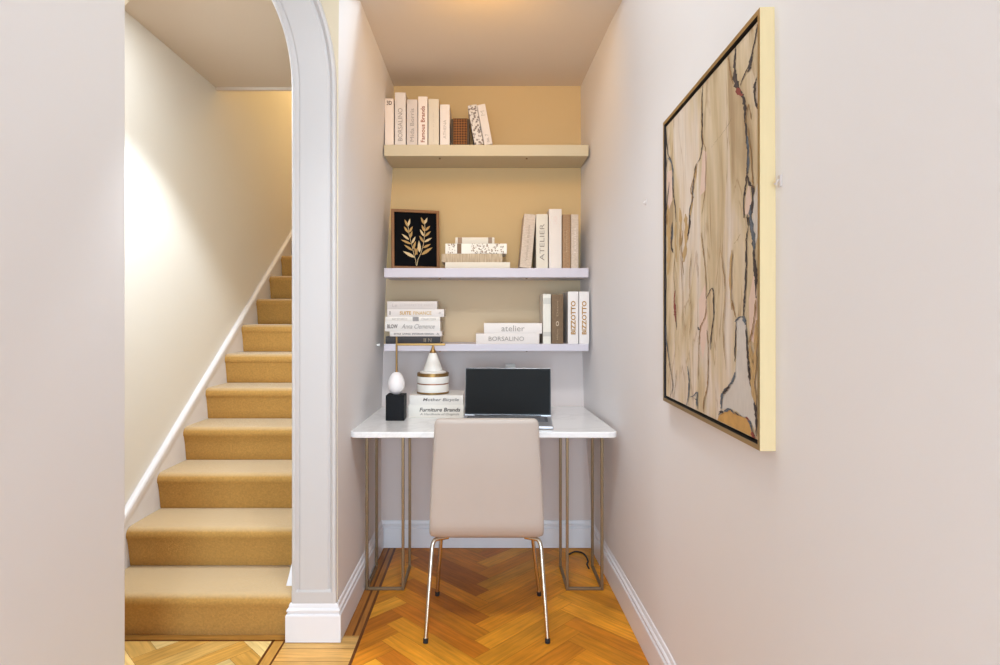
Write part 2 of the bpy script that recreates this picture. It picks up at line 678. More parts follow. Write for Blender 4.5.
def build_floor():
    V, Fc, C, UV = [], [], [], []

    def emit(poly, col, ang, z=0.0):
        s = len(V)
        ca, sa = math.cos(ang), math.sin(ang)
        off = (random.random() * 9, random.random() * 9)
        for x, y in poly:
            V.append((x, y, z))
            UV.append((x * ca + y * sa + off[0], -x * sa + y * ca + off[1]))
        Fc.append(tuple(range(s, len(V))))
        C.append(col)

    def shade(c, k):
        return (c[0] * k, c[1] * k, c[2] * k * .98, 1)

    def herring(x0, x1, y0, y1, w, n, tones, org):
        a = math.pi / 4
        ca, sa = math.cos(a), math.sin(a)
        cx, cy = org
        rng = int(max(x1 - x0, y1 - y0) / w) + 14
        def tr(p):
            return (cx + (p[0] * ca - p[1] * sa) * w, cy + (p[0] * sa + p[1] * ca) * w)
        g = .006
        for r in range(-rng, rng):
            for m_ in range(-8, 9):
                X0 = r + 2 * n * m_
                q = [(X0 + g, r + g), (X0 + n - g, r + g), (X0 + n - g, r + 1 - g), (X0 + g, r + 1 - g)]
                pl_ = clip([tr(p) for p in q], x0, x1, y0, y1)
                if pl_:
                    emit(pl_, shade(random.choice(tones), random.uniform(.84, 1.12)), a)
                Y0 = r - 2 * n + 1 + 2 * n * m_
                q = [(r + g, Y0 + g), (r + 1 - g, Y0 + g), (r + 1 - g, Y0 + n - g), (r + g, Y0 + n - g)]
                pl_ = clip([tr(p) for p in q], x0, x1, y0, y1)
                if pl_:
                    emit(pl_, shade(random.choice(tones), random.uniform(.84, 1.12)), a + math.pi / 2)

    warm = [lin(240, 158, 42), lin(222, 136, 32), lin(242, 166, 50), lin(230, 146, 36), lin(206, 120, 28)]
    pale = [lin(232, 184, 104), lin(242, 208, 140), lin(224, 168, 82), lin(230, 176, 92), lin(244, 214, 152)]
    mid = [lin(236, 184, 110), lin(230, 174, 98)]
    dark = lin(112, 62, 24)
    joint = lin(150, 84, 24)
    emit([(-2.5, -3), (.8, -3), (.8, 3.5), (-2.5, 3.5)], joint, 0, -.0015)
    herring(-.500, .70, -3, 3.4, .088, 6, warm, (.02, 2.55))
    herring(-2.5, -.852, -3, 2.358, .088, 6, pale, (-1.28, 2.30))
    # plain strips by the border
    y = -3.0
    while y < 2.40:
        emit([(-.797, y + .001), (-.508, y + .001), (-.508, min(y + .086, 2.399)), (-.797, min(y + .086, 2.399))], shade(random.choice(mid), random.uniform(.92, 1.06)), 0)
        y += .087
    for x0, x1, y0, y1 in ((-.842, -.804, -3, 2.358), (-2.5, -.80, 2.369, 2.45)):
        emit([(x0, y0), (x1, y0), (x1, y1), (x0, y1)], lin(212, 156, 78), math.pi / 2 if x1 - x0 < .1 else 0)
    emit([(-.62, 2.40), (-.541, 2.40), (-.541, 3.4), (-.62, 3.4)], lin(178, 112, 46), math.pi / 2)
    emit([(-.531, 2.40), (-.508, 2.40), (-.508, 3.4), (-.531, 3.4)], lin(186, 120, 52), math.pi / 2)
    # dark inlay lines
    for x0, x1, y0, y1 in ((-.510, -.498, -3, 3.4), (-.541, -.532, 2.40, 3.4), (-.852, -.842, -3, 2.369), (-.805, -.797, -3, 2.369), (-2.5, -.842, 2.358, 2.369)):
        emit([(x0, y0), (x1, y0), (x1, y1), (x0, y1)], dark, math.pi / 2 if y1 - y0 > .2 else 0, .0004)
    me = bpy.data.meshes.new('floor')
    me.from_pydata(V, [], Fc)
    me.materials.append(M['floor'])
    ca = me.color_attributes.new('plank', 'FLOAT_COLOR', 'CORNER')
    uvl = me.uv_layers.new(name='UVMap')
    for p, c in zip(me.polygons, C):
        for li in p.loop_indices:
            ca.data[li].color = c
            uvl.data[li].uv = UV[me.loops[li].vertex_index]
    bm = bmesh.new()
    bm.from_mesh(me)
    for fc in bm.faces:
        if fc.normal.z < 0:
            fc.normal_flip()
    bm.to_mesh(me)
    bm.free()
    o = bpy.data.objects.new('floor', me)
    COL.objects.link(o)
    return struct(o)


build_floor()

# ------------------------------------------------------------------ staircase
RISE, GO, D0 = .1774, .2485, 2.400
st = thing('staircase', 'straight staircase covered in tan carpet, rising between white walls beyond the arch', 'staircase', (-1.2, D0, 0))


def local(o_parent, v):
    return [Vector(p) - Vector(o_parent.location) for p in v]


NS = 12
for k in range(NS):
    y, z = D0 + GO * k, RISE * k
    zt = z + RISE
    depth = GO + .03 if k < NS - 1 else 1.6
    prof = [(y + depth, z + .001), (y + .004, z + .001), (y, z + .008), (y - .006, z + .05), (y - .016, zt - .075), (y - .024, zt - .045)]
    for a in range(0, 10):
        th = math.radians(-25 + 115 * a / 9)
        prof.append((y + .004 - .034 * math.cos(th), zt - .032 + .033 * math.sin(th)))
    prof += [(y + .03, zt + .002), (y + depth, zt)]
    n = len(prof)
    nx = 5
    xs = lsp(XS + .001, -.806, nx)
    if k == 0:
        xs = lsp(XS + .001, -.7765, nx)
    v = [(x, p[0], p[1]) for x in xs for p in prof]
    f = [tuple(range(n)), tuple(range((nx - 1) * n, nx * n))]
    for i in range(nx - 1):
        for j in range(n):
            f.append((i * n + j, i * n + (j + 1) % n, (i + 1) * n + (j + 1) % n, (i + 1) * n + j))
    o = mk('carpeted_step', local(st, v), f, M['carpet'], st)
    auto_smooth(o, 50)


def stringer(x0, x1, sgn, y0, name='stringer'):
    """skirting board following the stair with a moulded top edge"""
    sl = .690
    top = lambda yy: .438 + sl * (yy - 2.628)
    ys = lsp(y0, D0 + GO * (NS - 1) + .2, 2)
    b = MB()
    v = []
    for yy in ys:
        zt = top(yy) - .05
        zb = max(0.0, zt - .75)
        v += [(x0, yy, zb), (x1, yy, zb), (x1, yy, zt), (x0, yy, zt)]
    f = [(0, 1, 2, 3), (4, 5, 6, 7)] + [(i, (i + 1) % 4, 4 + (i + 1) % 4, 4 + i) for i in range(4)]
    b.add(v, f)
    s_ = b.build(name, M['trim'], st)
    for q in s_.data.vertices:
        q.co -= Vector(st.location)
    m = MB()
    xw = x0 if sgn > 0 else x1
    e = sgn
    pr_ = [(0, -.055), (.022, -.055), (.022, -.046), (.026, -.040), (.026, -.014), (.022, -.006), (.014, 0), (0, 0)]
    v = []
    for yy in ys:
        for q, h in pr_:
            v.append((xw + e * q, yy, top(yy) + h))
    n_ = len(pr_)
    f = [tuple(range(n_)), tuple(range(n_, 2 * n_))] + [(i, (i + 1) % n_, n_ + (i + 1) % n_, n_ + i) for i in range(n_)]
    m.add(v, f)
    mo = m.build('moulding', M['trim'], s_)
    for q in mo.data.vertices:
        q.co -= Vector(st.location)
    return s_


stringer(XS - .0185, XS, 1, YB + .02)
# short return of the right-hand skirting at the foot of the stair
b = MB()
b.add([(-.826, 2.44, .17), (-.802, 2.44, .17), (-.802, 2.60, .17), (-.826, 2.60, .17), (-.826, 2.52, .24), (-.802, 2.52, .24), (-.802, 2.60, .30), (-.826, 2.60, .30)],
      [(0, 1, 2, 3), (0, 1, 5, 4), (4, 5, 6, 7), (2, 3, 7, 6), (0, 4, 7, 3), (1, 2, 6, 5)])
rs = b.build('skirting_return', M['trim'], st)
for q in rs.data.vertices:
    q.co -= Vector(st.location)

# ------------------------------------------------------------------ shelves
SF = 3.07                                                # shelf front plane
SHX0, SHX1 = PX(384, SF), PX(588.6, SF)
SHZ = {}


def shelf(key, yt, yb, label):
    zt, zb = PZ(yt, SF), PZ(yb, SF)
    SHZ[key] = zt
    t = thing('floating_shelf', label, 'shelf', ((SHX0 + SHX1) / 2, SF, zb), 'floating shelves in the niche')
    b = MB().box(SHX0, SHX1, SF, 3.319, zb, zt)
    o = b.build('board', M['shelf_cream' if key == 'top' else 'shelf'], t)
    for q in o.data.vertices:
        q.co -= Vector(t.location)
    bevel(o, .0025, 2)
    for fx in (.27, .70):
        pz = MB().tube([(SHX0 + (SHX1 - SHX0) * fx, SF + .04, zb - .006), (SHX0 + (SHX1 - SHX0) * fx, SF + .04, zb + .002)], .005, 10)
        p = pz.build('fixing_screw', M['bronze'], t)
        for q in p.data.vertices:
            q.co -= Vector(t.location)
    return t


shelf('top', 144.6, 156.0, 'thick white floating shelf highest in the niche, holding a row of upright books')
shelf('mid', 268.0, 277.5, 'middle white floating shelf, under the framed leaf print and short book stack')
shelf('low', 344.0, 351.2, 'lowest white floating shelf, just above the open laptop')

# ------------------------------------------------------------------ books
INK = {}


def ink(r, g, b_):
    k = (r, g, b_)
    if k not in INK:
        INK[k] = mat('ink_%d' % len(INK), lin(r, g, b_), 0.6, noise=0.05)
    return INK[k]


COVER = {}


def cover(r, g, b_):
    k = (r, g, b_)
    if k not in COVER:
        COVER[k] = mat('cover_%d' % len(COVER), lin(r, g, b_), 0.55, noise=0.02, nscale=20)
    return COVER[k]


def book(label, cat_group, loc, w, h, dp, cm, texts=(), flat=False, lean=0.0, yaw=0.0, bands=()):
    """upright local frame: spine faces -Y, origin at foot of spine centre.  flat: laid down so that the head points to +X"""
    t = thing('book', label, 'book', loc, cat_group)
    bt = min(.003, w * .12)
    b = MB()
    # case: two boards and a slightly rounded spine
    b.box(-w / 2, -w / 2 + bt, .002, dp, 0, h)
    b.box(w / 2 - bt, w / 2, .002, dp, 0, h)
    ns = 6
    sv = []
    for z in (0, h):
        for i in range(ns + 1):
            x = -w / 2 + w * i / ns
            sv.append((x, .0022 * (2 * i / ns - 1) ** 2, z))
        for i in range(ns + 1):
            x = -w / 2 + w * i / ns
            sv.append((x, .0055, z))
    k = ns + 1
    sf = []
    for i in range(ns):
        sf += [(i, i + 1, 2 * k + i + 1, 2 * k + i), (k + i, k + i + 1, 3 * k + i + 1, 3 * k + i), (i, i + 1, k + i + 1, k + i), (2 * k + i, 2 * k + i + 1, 3 * k + i + 1, 3 * k + i)]
    sf += [(0, k, 3 * k, 2 * k), (ns, k + ns, 3 * k + ns, 2 * k + ns)]
    b.add(sv, sf)
    c = b.build('cover', cm, t)
    MB().box(-w / 2 + bt, w / 2 - bt, .0055, dp - .004, .004, h - .004).build('pages', M['paper'], t)
    for (z0, z1, bm_) in bands:
        MB().box(-w / 2 + .0006, w / 2 - .0006, -.0006, .002, h * z0, h * z1).build('printed_band', bm_, t)
    for tx in texts:
        s_, a0, a1, hh, colr = tx[:5]
        offx = tx[5] if len(tx) > 5 else 0.0
        opt = tx[6] if len(tx) > 6 else {}
        zc = h * (a0 + a1) / 2
        L = h * (a1 - a0)
        # reading upwards: text x -> +Z, text up -> -X, normal -> -Y
        mtx = Matrix(((0, -1, 0, -offx * w), (0, 0, -1, -.0012), (1, 0, 0, zc), (0, 0, 0, 1)))
        if opt.get('across'):
            mtx = Matrix(((1, 0, 0, 0), (0, 0, -1, -.0012), (0, 1, 0, zc), (0, 0, 0, 1)))
            text_mesh('spine_mark', s_, w * hh, L, ink(*colr), mtx, t, bold=opt.get('bold', 0))
            continue
        text_mesh('spine_title', s_, L, w * hh, ink(*colr), mtx, t, bold=opt.get('bold', 0), shear=opt.get('shear', 0))
    if flat:
        t.rotation_euler = (0, math.pi / 2, yaw)
        t.rotation_mode = 'XYZ'
    else:
        t.rotation_euler = (0, lean, yaw)
    return t


WHT, CRM, PNK = cover(220, 208, 200), cover(216, 203, 184), cover(210, 196, 188)
GREY, INKD, GOLD = (150, 138, 128), (92, 80, 72), (172, 124, 52)
M['floral'] = pattern_mat('floral_cover', lin(216, 206, 198), lin(122, 108, 102), 85, .46)
M['ornate'] = pattern_mat('ornate_cover', lin(232, 222, 208), lin(126, 94, 62), 110, .38)
M['ridged'] = streak_mat('ridged_cream', lin(158, 132, 102), lin(206, 184, 154), (10, 10, 260), 1.0)
M['brown_linen'] = streak_mat('brown_linen', lin(166, 130, 94), lin(146, 110, 76), (60, 60, 400), 1.0)
M['taupe'] = streak_mat('taupe_cloth', lin(122, 96, 68), lin(106, 82, 58), (200, 200, 60), 1.0)
M['weath'] = streak_mat('weathered_cover', lin(208, 188, 168), lin(192, 170, 150), (60, 60, 200), 1.0)


def upright(shelf_key, x0, x1, yt, label, cm, texts=(), dp=.19, d=None, bands=(), group=None, lean=0.0):
    d = d or SF + .012
    z0 = SHZ[shelf_key]
    w = (x1 - x0) * d / F
    h = PZ(yt, d) - z0
    return book(label, group, (PX((x0 + x1) / 2, d), d, z0 + .0003), w, h / max(.9, math.cos(lean)), dp, cm, texts, lean=lean, bands=bands)


G1 = 'upright books on the top shelf'
upright('top', 385.0, 393.6, 98.5, 'white upright book at the left end of the top shelf, short mark high on spine', cover(232, 214, 200),
        [('3D', .86, .95, .6, INKD, 0, {'across': 1, 'bold': .02})], group=G1)
upright('top', 394.8, 405.6, 92.5, 'tallest white book on the top shelf, grey capitals up its spine', WHT, [('BORSALINO', .08, .70, .42, GREY)], group=G1)
upright('top', 406.8, 417.4, 99.5, 'white book on the top shelf with small grey lower-case title', PNK, [('Mida Borris', .08, .80, .36, GREY)], group=G1)
upright('top', 418.2, 427.4, 96.5, 'white book on the top shelf with a rust brown title', cover(234, 220, 210), [('Famous Brands', .06, .80, .44, (150, 78, 44), 0, {'bold': .015})], group=G1)
upright('top', 428.4, 438.8, 99.0, 'white book with very faint lettering, right of the rust titled book', CRM, [('maison et jardin', .08, .70, .22, (200, 186, 172))], group=G1)
upright('top', 440.0, 449.6, 104.5, 'shortest white book on the top shelf, beside the brown woven box', cover(230, 218, 210), [('ATHENA', .16, .62, .30, (176, 164, 152))], group=G1)


def leaning(shelf_key, xb0, xb1, xt0, yt, label, cm, texts=(), d=None, dp=.19, group=None, h=None):
    """leans along X: foot between xb0 and xb1, upper-left corner at xt0"""
    d = d or SF + .014
    z0 = SHZ[shelf_key]
    w = (xb1 - xb0) * d / F
    dz = PZ(yt, d) - z0
    dx = (xt0 - xb0) * d / F
    ang = math.atan2(dx, dz)
    hh = math.hypot(dx, dz)
    w *= math.cos(ang)
    zoff = abs(math.sin(ang)) * w / 2
    return book(label, group, (PX((xb0 + xb1) / 2, d), d, z0 + zoff + .0003), w, hh - zoff, dp, cm, texts, lean=ang)


leaning('top', 474.6, 483.6, 467.4, 105.0, 'book with a grey floral patterned spine, leaning left on the woven box', M['floral'], (), group='leaning books on the top shelf')
leaning('top', 484.4, 492.6, 476.8, 104.5, 'plain white book leaning left against the floral patterned book', WHT,
        [('no. 7', .06, .26, .4, GREY), ('M', .72, .84, .5, (190, 180, 172))], group='leaning books on the top shelf')

# woven box
d = SF + .02
wx0, wx1 = PX(451.2, d), PX(469.2, d)
wz0, wz1 = SHZ['top'] + .0003, PZ(118.2, d)
t = thing('woven_box', 'small brown woven box between upright and leaning books on the top shelf', 'box', ((wx0 + wx1) / 2, d, wz0))
hw = (wx1 - wx0) / 2
o = MB().box(-hw + .01, hw - .01, 0, .11, 0, wz1 - wz0 - .006).build('woven_body', M['weave'], t)
bevel(o, .008, 3)
o = MB().box(-hw, -hw + .011, .002, .108, 0, wz1 - wz0 - .004).build('side_panel', mat('dark_box_side', lin(70, 52, 34), .7, noise=.1), t)
o2 = MB().box(hw - .011, hw, .002, .108, 0, wz1 - wz0 - .004).build('side_panel', o.data.materials[0], t)
MB().box(-hw + .008, hw - .008, .003, .107, wz1 - wz0 - .008, wz1 - wz0).build('lid', M['weave'], t)

# middle shelf: flat stack and upright books


def flat(zb, x0, x1, y0, y1, label, cm, texts=(), d=None, dp=.17, group=None, bands=(), gap=.0003):
    d = d or SF + .012
    z1, z0 = PZ(y0, d), PZ(y1, d)
    th = z1 - z0
    z0 = zb + gap
    L = (x1 - x0) * d / F
    t = book(label, group, (PX(x0, d), d, z0 + th / 2), th, L, dp, cm, texts, flat=True, bands=bands)
    return z0 + th


G2 = 'flat book stack on the middle shelf'
z = SHZ['mid']
z = flat(z, 445.2, 510.0, 262.0, 268.0, 'plain cream book at the bottom of the middle shelf stack', CRM, group=G2, dp=.18)
z = flat(z, 441.6, 502.4, 253.0, 261.4, 'ridged tan book with bare pages showing, second up in the middle shelf stack', M['ridged'], group=G2, dp=.17)
z = flat(z, 445.4, 506.8, 242.4, 252.4, 'book with an ornate brown patterned spine in the middle shelf stack', cover(234, 226, 212), group=G2, dp=.165,
         bands=((.04, .16, M['ornate']), (.19, .26, ink(120, 88, 58)), (.42, .95, M['ornate'])))
z = flat(z, 455.4, 494.4, 236.0, 242.2, 'small cream book with two dark marks, topmost in the middle shelf stack', CRM, group=G2, dp=.15,
         bands=((.06, .17, ink(150, 120, 92)), (.84, .94, ink(150, 124, 100))))
G3 = 'upright books on the middle shelf'
leaning('mid', 519.6, 531.2, 524.4, 214.2, 'weathered pale cloth book leaning right at the left of the middle shelf books', M['weath'], [('Vedute di Roma', .12, .80, .2, (168, 146, 128))], group=G3)
upright('mid', 536.2, 547.8, 214.2, 'white book with tall grey capitals on the middle shelf', CRM, [('ATELIER', .14, .82, .40, (146, 132, 118))], group=G3)
upright('mid', 549.0, 561.6, 209.0, 'tallest plain white book on the middle shelf', cover(222, 208, 196), [('CASA', .74, .88, .3, (222, 198, 186))], group=G3)
upright('mid', 562.6, 570.6, 214.5, 'brown linen bound book on the middle shelf', M['brown_linen'], [('Interiors', .30, .70, .14, (196, 164, 128))], group=G3)
upright('mid', 571.2, 578.4, 214.5, 'slim pinkish grey book at the right end of the middle shelf', M['weath'], [('Textiles', .25, .75, .3, (226, 208, 196))], group=G3)

# low shelf
G4 = 'flat book stack at the left of the low shelf'
z = SHZ['low']
z = flat(z, 385.6, 440.2, 336.2, 343.6, 'black spined book at the bottom of the left stack on the lowest shelf', cover(44, 38, 38), group=G4, dp=.17,
         texts=[('II', .70, .74, .5, (170, 150, 120)), ('N', .78, .84, .5, (150, 132, 110))])
z = flat(z, 389.8, 441.8, 331.0, 336.0, 'thin white book with a row of dark capitals, just above the black book', WHT, group=G4, dp=.165,
         texts=[('STYLE  LIVING  INTERIOR DESIGN', .08, .84, .34, (96, 88, 86), 0, {'bold': .02}), ('A', .90, .95, .4, INKD)])
z = flat(z, 385.0, 440.2, 320.8, 330.8, 'thick white book with block mark and grey italic title in the left stack', cover(222, 212, 204), group=G4, dp=.17,
         texts=[('BLOW', .04, .23, .40, (120, 106, 98), 0, {'bold': .03}), ('Anna Clemence', .30, .90, .46, (140, 128, 120), 0, {'shear': .35})])
z = flat(z, 385.4, 440.0, 316.2, 320.6, 'thin white book with a grey square on its spine in the left stack', cover(230, 220, 210), group=G4, dp=.16,
         texts=[('ART ET DECO', .12, .40, .42, (172, 160, 150)), ('COLLECTION', .66, .92, .42, (150, 140, 132))], bands=((.50, .61, ink(150, 142, 138)),))
z = flat(z, 387.2, 444.0, 308.4, 316.0, 'white book with a gold capital title, second from top of the left stack', WHT, group=G4, dp=.17,
         texts=[('SUITE', .22, .42, .46, (196, 150, 74), 0, {'bold': .03}), ('FINANCE', .46, .78, .46, (206, 166, 96), 0, {'bold': .01}), ('I', .04, .06, .5, GREY), ('o', .91, .94, .25, GREY)])
z = flat(z, 387.2, 437.2, 300.4, 308.2, 'white book with a faint grey title, topmost of the left stack', PNK, group=G4, dp=.16,
         texts=[('Le', .10, .20, .4, (188, 172, 164)), ('LUMIERES DE PARIS', .26, .92, .3, (198, 184, 176))])

G5 = 'flat books at the right of the low shelf'
z = SHZ['low']
z = flat(z, 476.0, 539.2, 333.6, 343.8, 'white book with grey capital title, lower of the two flat books by the upright ones', WHT, group=G5, dp=.18,
         texts=[('BORSALINO', .20, .76, .42, GREY)])
z = flat(z, 484.0, 542.0, 323.0, 333.4, 'white book lettered in grey lower case, lying upon another flat book', cover(226, 214, 206), group=G5, dp=.17,
         texts=[('atelier', .30, .70, .56, (160, 148, 138))])
G6 = 'upright books on the low shelf'
upright('low', 543.0, 550.8, 294.0, 'slim pale grey upright book touching the flat books on the lowest shelf', cover(222, 214, 200),
        bands=((.80, .92, ink(202, 196, 184)), (.15, .24, ink(196, 188, 176))), group=G6)
upright('low', 551.6, 563.2, 294.6, 'dark taupe upright book with a pale ornament on the lowest shelf', M['taupe'],
        [('Decor', .56, .90, .14, (168, 142, 112)), ('o', .36, .46, .26, (206, 186, 160)), ('Milano', .08, .3, .14, (168, 142, 112))], group=G6)
upright('low', 568.0, 578.4, 291.6, 'white book with large gold letters, next to the dark taupe book', cover(224, 214, 208), [('BIZZOTTO', .18, .82, .46, GOLD, 0, {'bold': .03})], group=G6)
upright('low', 579.2, 589.2, 291.6, 'white book with large gold letters at the right end of the lowest shelf', cover(224, 214, 208), [('BIZZOTTO', .18, .82, .46, GOLD, 0, {'bold': .03})], group=G6)

# ------------------------------------------------------------------ framed laurel print
A = P(391.6, 207.6, 3.125)
Bc = P(439.8, 210.8, 3.19)
u = Vector((Bc.x - A.x, Bc.y - A.y, 0))
fw = u.length
yaw = math.atan2(u.y, u.x)
fh = (A.z + Bc.z) / 2 - SHZ['mid']
t = thing('framed_print', 'amber wood framed print of gold leafy sprigs on black, standing on the middle shelf', 'picture', (A.x, A.y, SHZ['mid'] + .001))
t.rotation_euler = (math.radians(-3), 0, yaw)
bw = .0155


def rect_frame(b, w, h, bw, y0, y1, mi=0):
    """mitred ring in the local XZ plane"""
    o_ = [(0, 0), (w, 0), (w, h), (0, h)]
    i_ = [(bw, bw), (w - bw, bw), (w - bw, h - bw), (bw, h - bw)]
    v = [(x, y0, z) for x, z in o_] + [(x, y0, z) for x, z in i_] + [(x, y1, z) for x, z in o_] + [(x, y1, z) for x, z in i_]
    f = []
    for k in range(4):
        j = (k + 1) % 4
        f += [(k, j, 4 + j, 4 + k), (8 + k, 12 + k, 12 + j, 8 + j), (k, 8 + k, 8 + j, j), (4 + k, 4 + j, 12 + j, 12 + k)]
    b.add(v, f, mi)


b = MB()
rect_frame(b, fw, fh, bw, 0, .018)
o = b.build('frame', M['frame_wood'], t)
bevel(o, .002, 2)
MB().box(bw - .002, fw - bw + .002, .008, .016, bw - .002, fh - bw + .002).build('print', M['art_black'], t)
b = MB()


def fpx(x, y):
    """crop coordinates of the print -> local frame coordinates"""
    xl, xr = 100.0, 529.0
    k = (x - xl) / (xr - xl)
    yt = 66 + 26 * k
    yb = 597.0
    return (k * fw, fh * (1 - (y - yt) / (yb - yt)))


def leaf(b, p0, p1, wd, mi):
    a, c = Vector(fpx(*p0)), Vector(fpx(*p1))
    t_ = c - a
    n_ = Vector((-t_.y, t_.x)).normalized()
    pts = []
    for k in range(9):
        s_ = k / 8
        pts.append(a + t_ * s_ + n_ * wd * math.sin(math.pi * s_ ** .8))
    for k in range(7, 0, -1):
        s_ = k / 8
        pts.append(a + t_ * s_ - n_ * wd * math.sin(math.pi * s_ ** .8))
    b.add([(p.x, .0072, p.y) for p in pts], [tuple(range(len(pts)))], mi)


def stem(b, pts, wd, mi):
    pts = [Vector(fpx(*p)) for p in pts]
    v = []
    for i, p in enumerate(pts):
        t_ = (pts[min(i + 1, len(pts) - 1)] - pts[max(i - 1, 0)]).normalized()
        n_ = Vector((-t_.y, t_.x)) * wd
        v += [(p.x + n_.x, .0074, p.y + n_.y), (p.x - n_.x, .0074, p.y - n_.y)]
    b.add(v, [(2 * i, 2 * i + 1, 2 * i + 3, 2 * i + 2) for i in range(len(pts) - 1)], mi)


stem(b, [(320, 565), (315, 520), (300, 470), (285, 400), (270, 340), (255, 280), (246, 190)], .0012, 1)
stem(b, [(325, 565), (335, 510), (360, 460), (385, 380), (395, 310), (400, 240), (395, 170)], .0012, 1)
lv = [((246, 225), (218, 160)), ((250, 220), (266, 155)), ((250, 280), (212, 222)), ((258, 275), (290, 222)), ((258, 340), (192, 288)), ((266, 325), (286, 262)),
      ((278, 378), (182, 338)), ((282, 372), (314, 310)), ((288, 434), (212, 384)), ((292, 420), (316, 352)), ((306, 494), (202, 440)), ((310, 478), (336, 400)),
      ((392, 205), (364, 142)), ((398, 202), (422, 146)), ((396, 268), (370, 208)), ((402, 262), (448, 218)), ((390, 310), (354, 248)), ((398, 312), (454, 264)),
      ((386, 362), (348, 302)), ((392, 360), (464, 322)), ((380, 410), (452, 376)), ((366, 470), (468, 404)), ((350, 450), (344, 345)), ((330, 470), (300, 400))]
for i, (p0, p1) in enumerate(lv):
    leaf(b, p0, p1, .0060 if i not in (10, 21, 22) else .0085, i % 3 == 1)
b.build('gold_sprigs', M['leaf_gold'], t, mats=[M['leaf_gold'], M['leaf_pale']])

# ------------------------------------------------------------------ desk
DF = 2.58
DT, DB = .7925, .7655
dk = thing('console_desk', 'white marble topped desk on thin bronze frame legs, fitted across the niche', 'desk', (0, DF, 0))


def rel(o, t):
    for q in o.data.vertices:
        q.co -= Vector(t.location)
    return o


pl_ = [(-.590, DF + .02)]
xl0, xr0 = -.594, .5820
poly = []
r = .032
for k in range(7):
    a = math.pi + math.pi / 2 * k / 6
    poly.append((xl0 + r + r * math.cos(a), DF + r + r * math.sin(a)))
for k in range(7):
    a = 1.5 * math.pi + math.pi / 2 * k / 6
    poly.append((xr0 - r + r * math.cos(a), DF + r + r * math.sin(a)))
poly += [(.5540, 3.317), (-.580, 3.317)]
o = rel(MB().prism(poly, DB, DT).build('desk_top', M['marble'], dk), dk)
bevel(o, .005, 3, 60)


def leg_frame(x0, x1):
    b = MB()
    s = .0065
    y0, y1 = 2.80, 3.05
    def bar(ax, ay, az, bx_, by, bz):
        b.box(min(ax, bx_) - s, max(ax, bx_) + s, min(ay, by) - s, max(ay, by) + s, min(az, bz), max(az, bz))
    for x in (x0, x1):
        for y in (y0, y1):
            bar(x, y, 0.0, x, y, DB)
        b.box(x - s, x + s, y0, y1, .0, 2 * s)
        b.box(x - s, x + s, y0, y1, DB - 2 * s, DB)
    for y in (y0, y1):
        b.box(x0, x1, y - s, y + s, DB - 2 * s, DB)
    b.box(x0, x1, y0 - s, y0 + s, 0, 2 * s)
    return bevel(rel(b.build('leg_frame', M['bronze'], dk), dk), .0015, 2)


leg_frame(-.560, -.389)
leg_frame(.390, .555)

# ------------------------------------------------------------------ chair
ch = thing('dining_chair', 'cream leather side chair on slim metal legs, seen from behind at the desk', 'chair', (.006, 2.55, 0))
path = [(2.80, .424), (2.72, .418), (2.60, .410), (2.50, .404), (2.455, .403), (2.425, .408), (2.403, .424), (2.392, .450), (2.387, .51), (2.375, .61), (2.362, .71), (2.350, .82), (2.344, .875), (2.341, .893)]
half = [.208, .219, .226, .230, .232, .233, .233, .232, .230, .224, .217, .210, .207, .2055]
# add rounded ends
T = .036
fine = []
for i in range(len(path) - 1):
    for k in range(3):
        s_ = k / 3
        fine.append((path[i][0] * (1 - s_) + path[i + 1][0] * s_, path[i][1] * (1 - s_) + path[i + 1][1] * s_, half[i] * (1 - s_) + half[i + 1] * s_))
fine.append((path[-1][0], path[-1][1], half[-1]))
cum = [0]
for i in range(1, len(fine)):
    cum.append(cum[-1] + math.hypot(fine[i][0] - fine[i - 1][0], fine[i][1] - fine[i - 1][1]))
tot = cum[-1]
# resample so that the rounded ends have enough stations
sts = [0, .002, .006, .012, .02, .03] + [tot * k / 44 for k in range(2, 43)] + [tot - q for q in (.03, .02, .012, .006, .002, 0)]
NSEC = 20
v, f = [], []


def at(s_):
    for i in range(len(cum) - 1):
        if s_ <= cum[i + 1] + 1e-9:
            k = (s_ - cum[i]) / (cum[i + 1] - cum[i])
            return [fine[i][j] * (1 - k) + fine[i + 1][j] * k for j in range(3)]
    return list(fine[-1])


for s_ in sts:
    y, z, w = at(s_)
    a1, a0 = at(min(tot, s_ + .01)), at(max(0, s_ - .01))
    tg = Vector((0, a1[0] - a0[0], a1[1] - a0[1])).normalized()
    nr = Vector((0, -tg.z, tg.y))
    e = min(s_, tot - s_)
    R = .022
    if e < R:
        w = w - R * (1 - math.sqrt(max(0, 1 - (1 - e / R) ** 2)))
    R2 = .014
    th = T / 2
    if e < R2:
        th = T / 2 * (.35 + .65 * math.sqrt(max(0, 1 - (1 - e / R2) ** 2)))
    for k in range(NSEC):
        a = 2 * math.pi * (k + .5) / NSEC
        cxx = math.copysign(abs(math.cos(a)) ** .22, math.cos(a))
        syy = math.copysign(abs(math.sin(a)) ** .5, math.sin(a))
        v.append(Vector((.0065, y, z)) + Vector((1, 0, 0)) * (w * cxx) + nr * (th * syy))
ns = len(sts)
for i in range(ns - 1):
    for k in range(NSEC):
        f.append((i * NSEC + k, i * NSEC + (k + 1) % NSEC, (i + 1) * NSEC + (k + 1) % NSEC, (i + 1) * NSEC + k))
f += [tuple(range(NSEC)), tuple(range((ns - 1) * NSEC, ns * NSEC))]
cut = 24                                                 # split: seat before, backrest after
nseat = [i for i, s_ in enumerate(sts) if at(s_)[0] > 2.425][-1] + 1


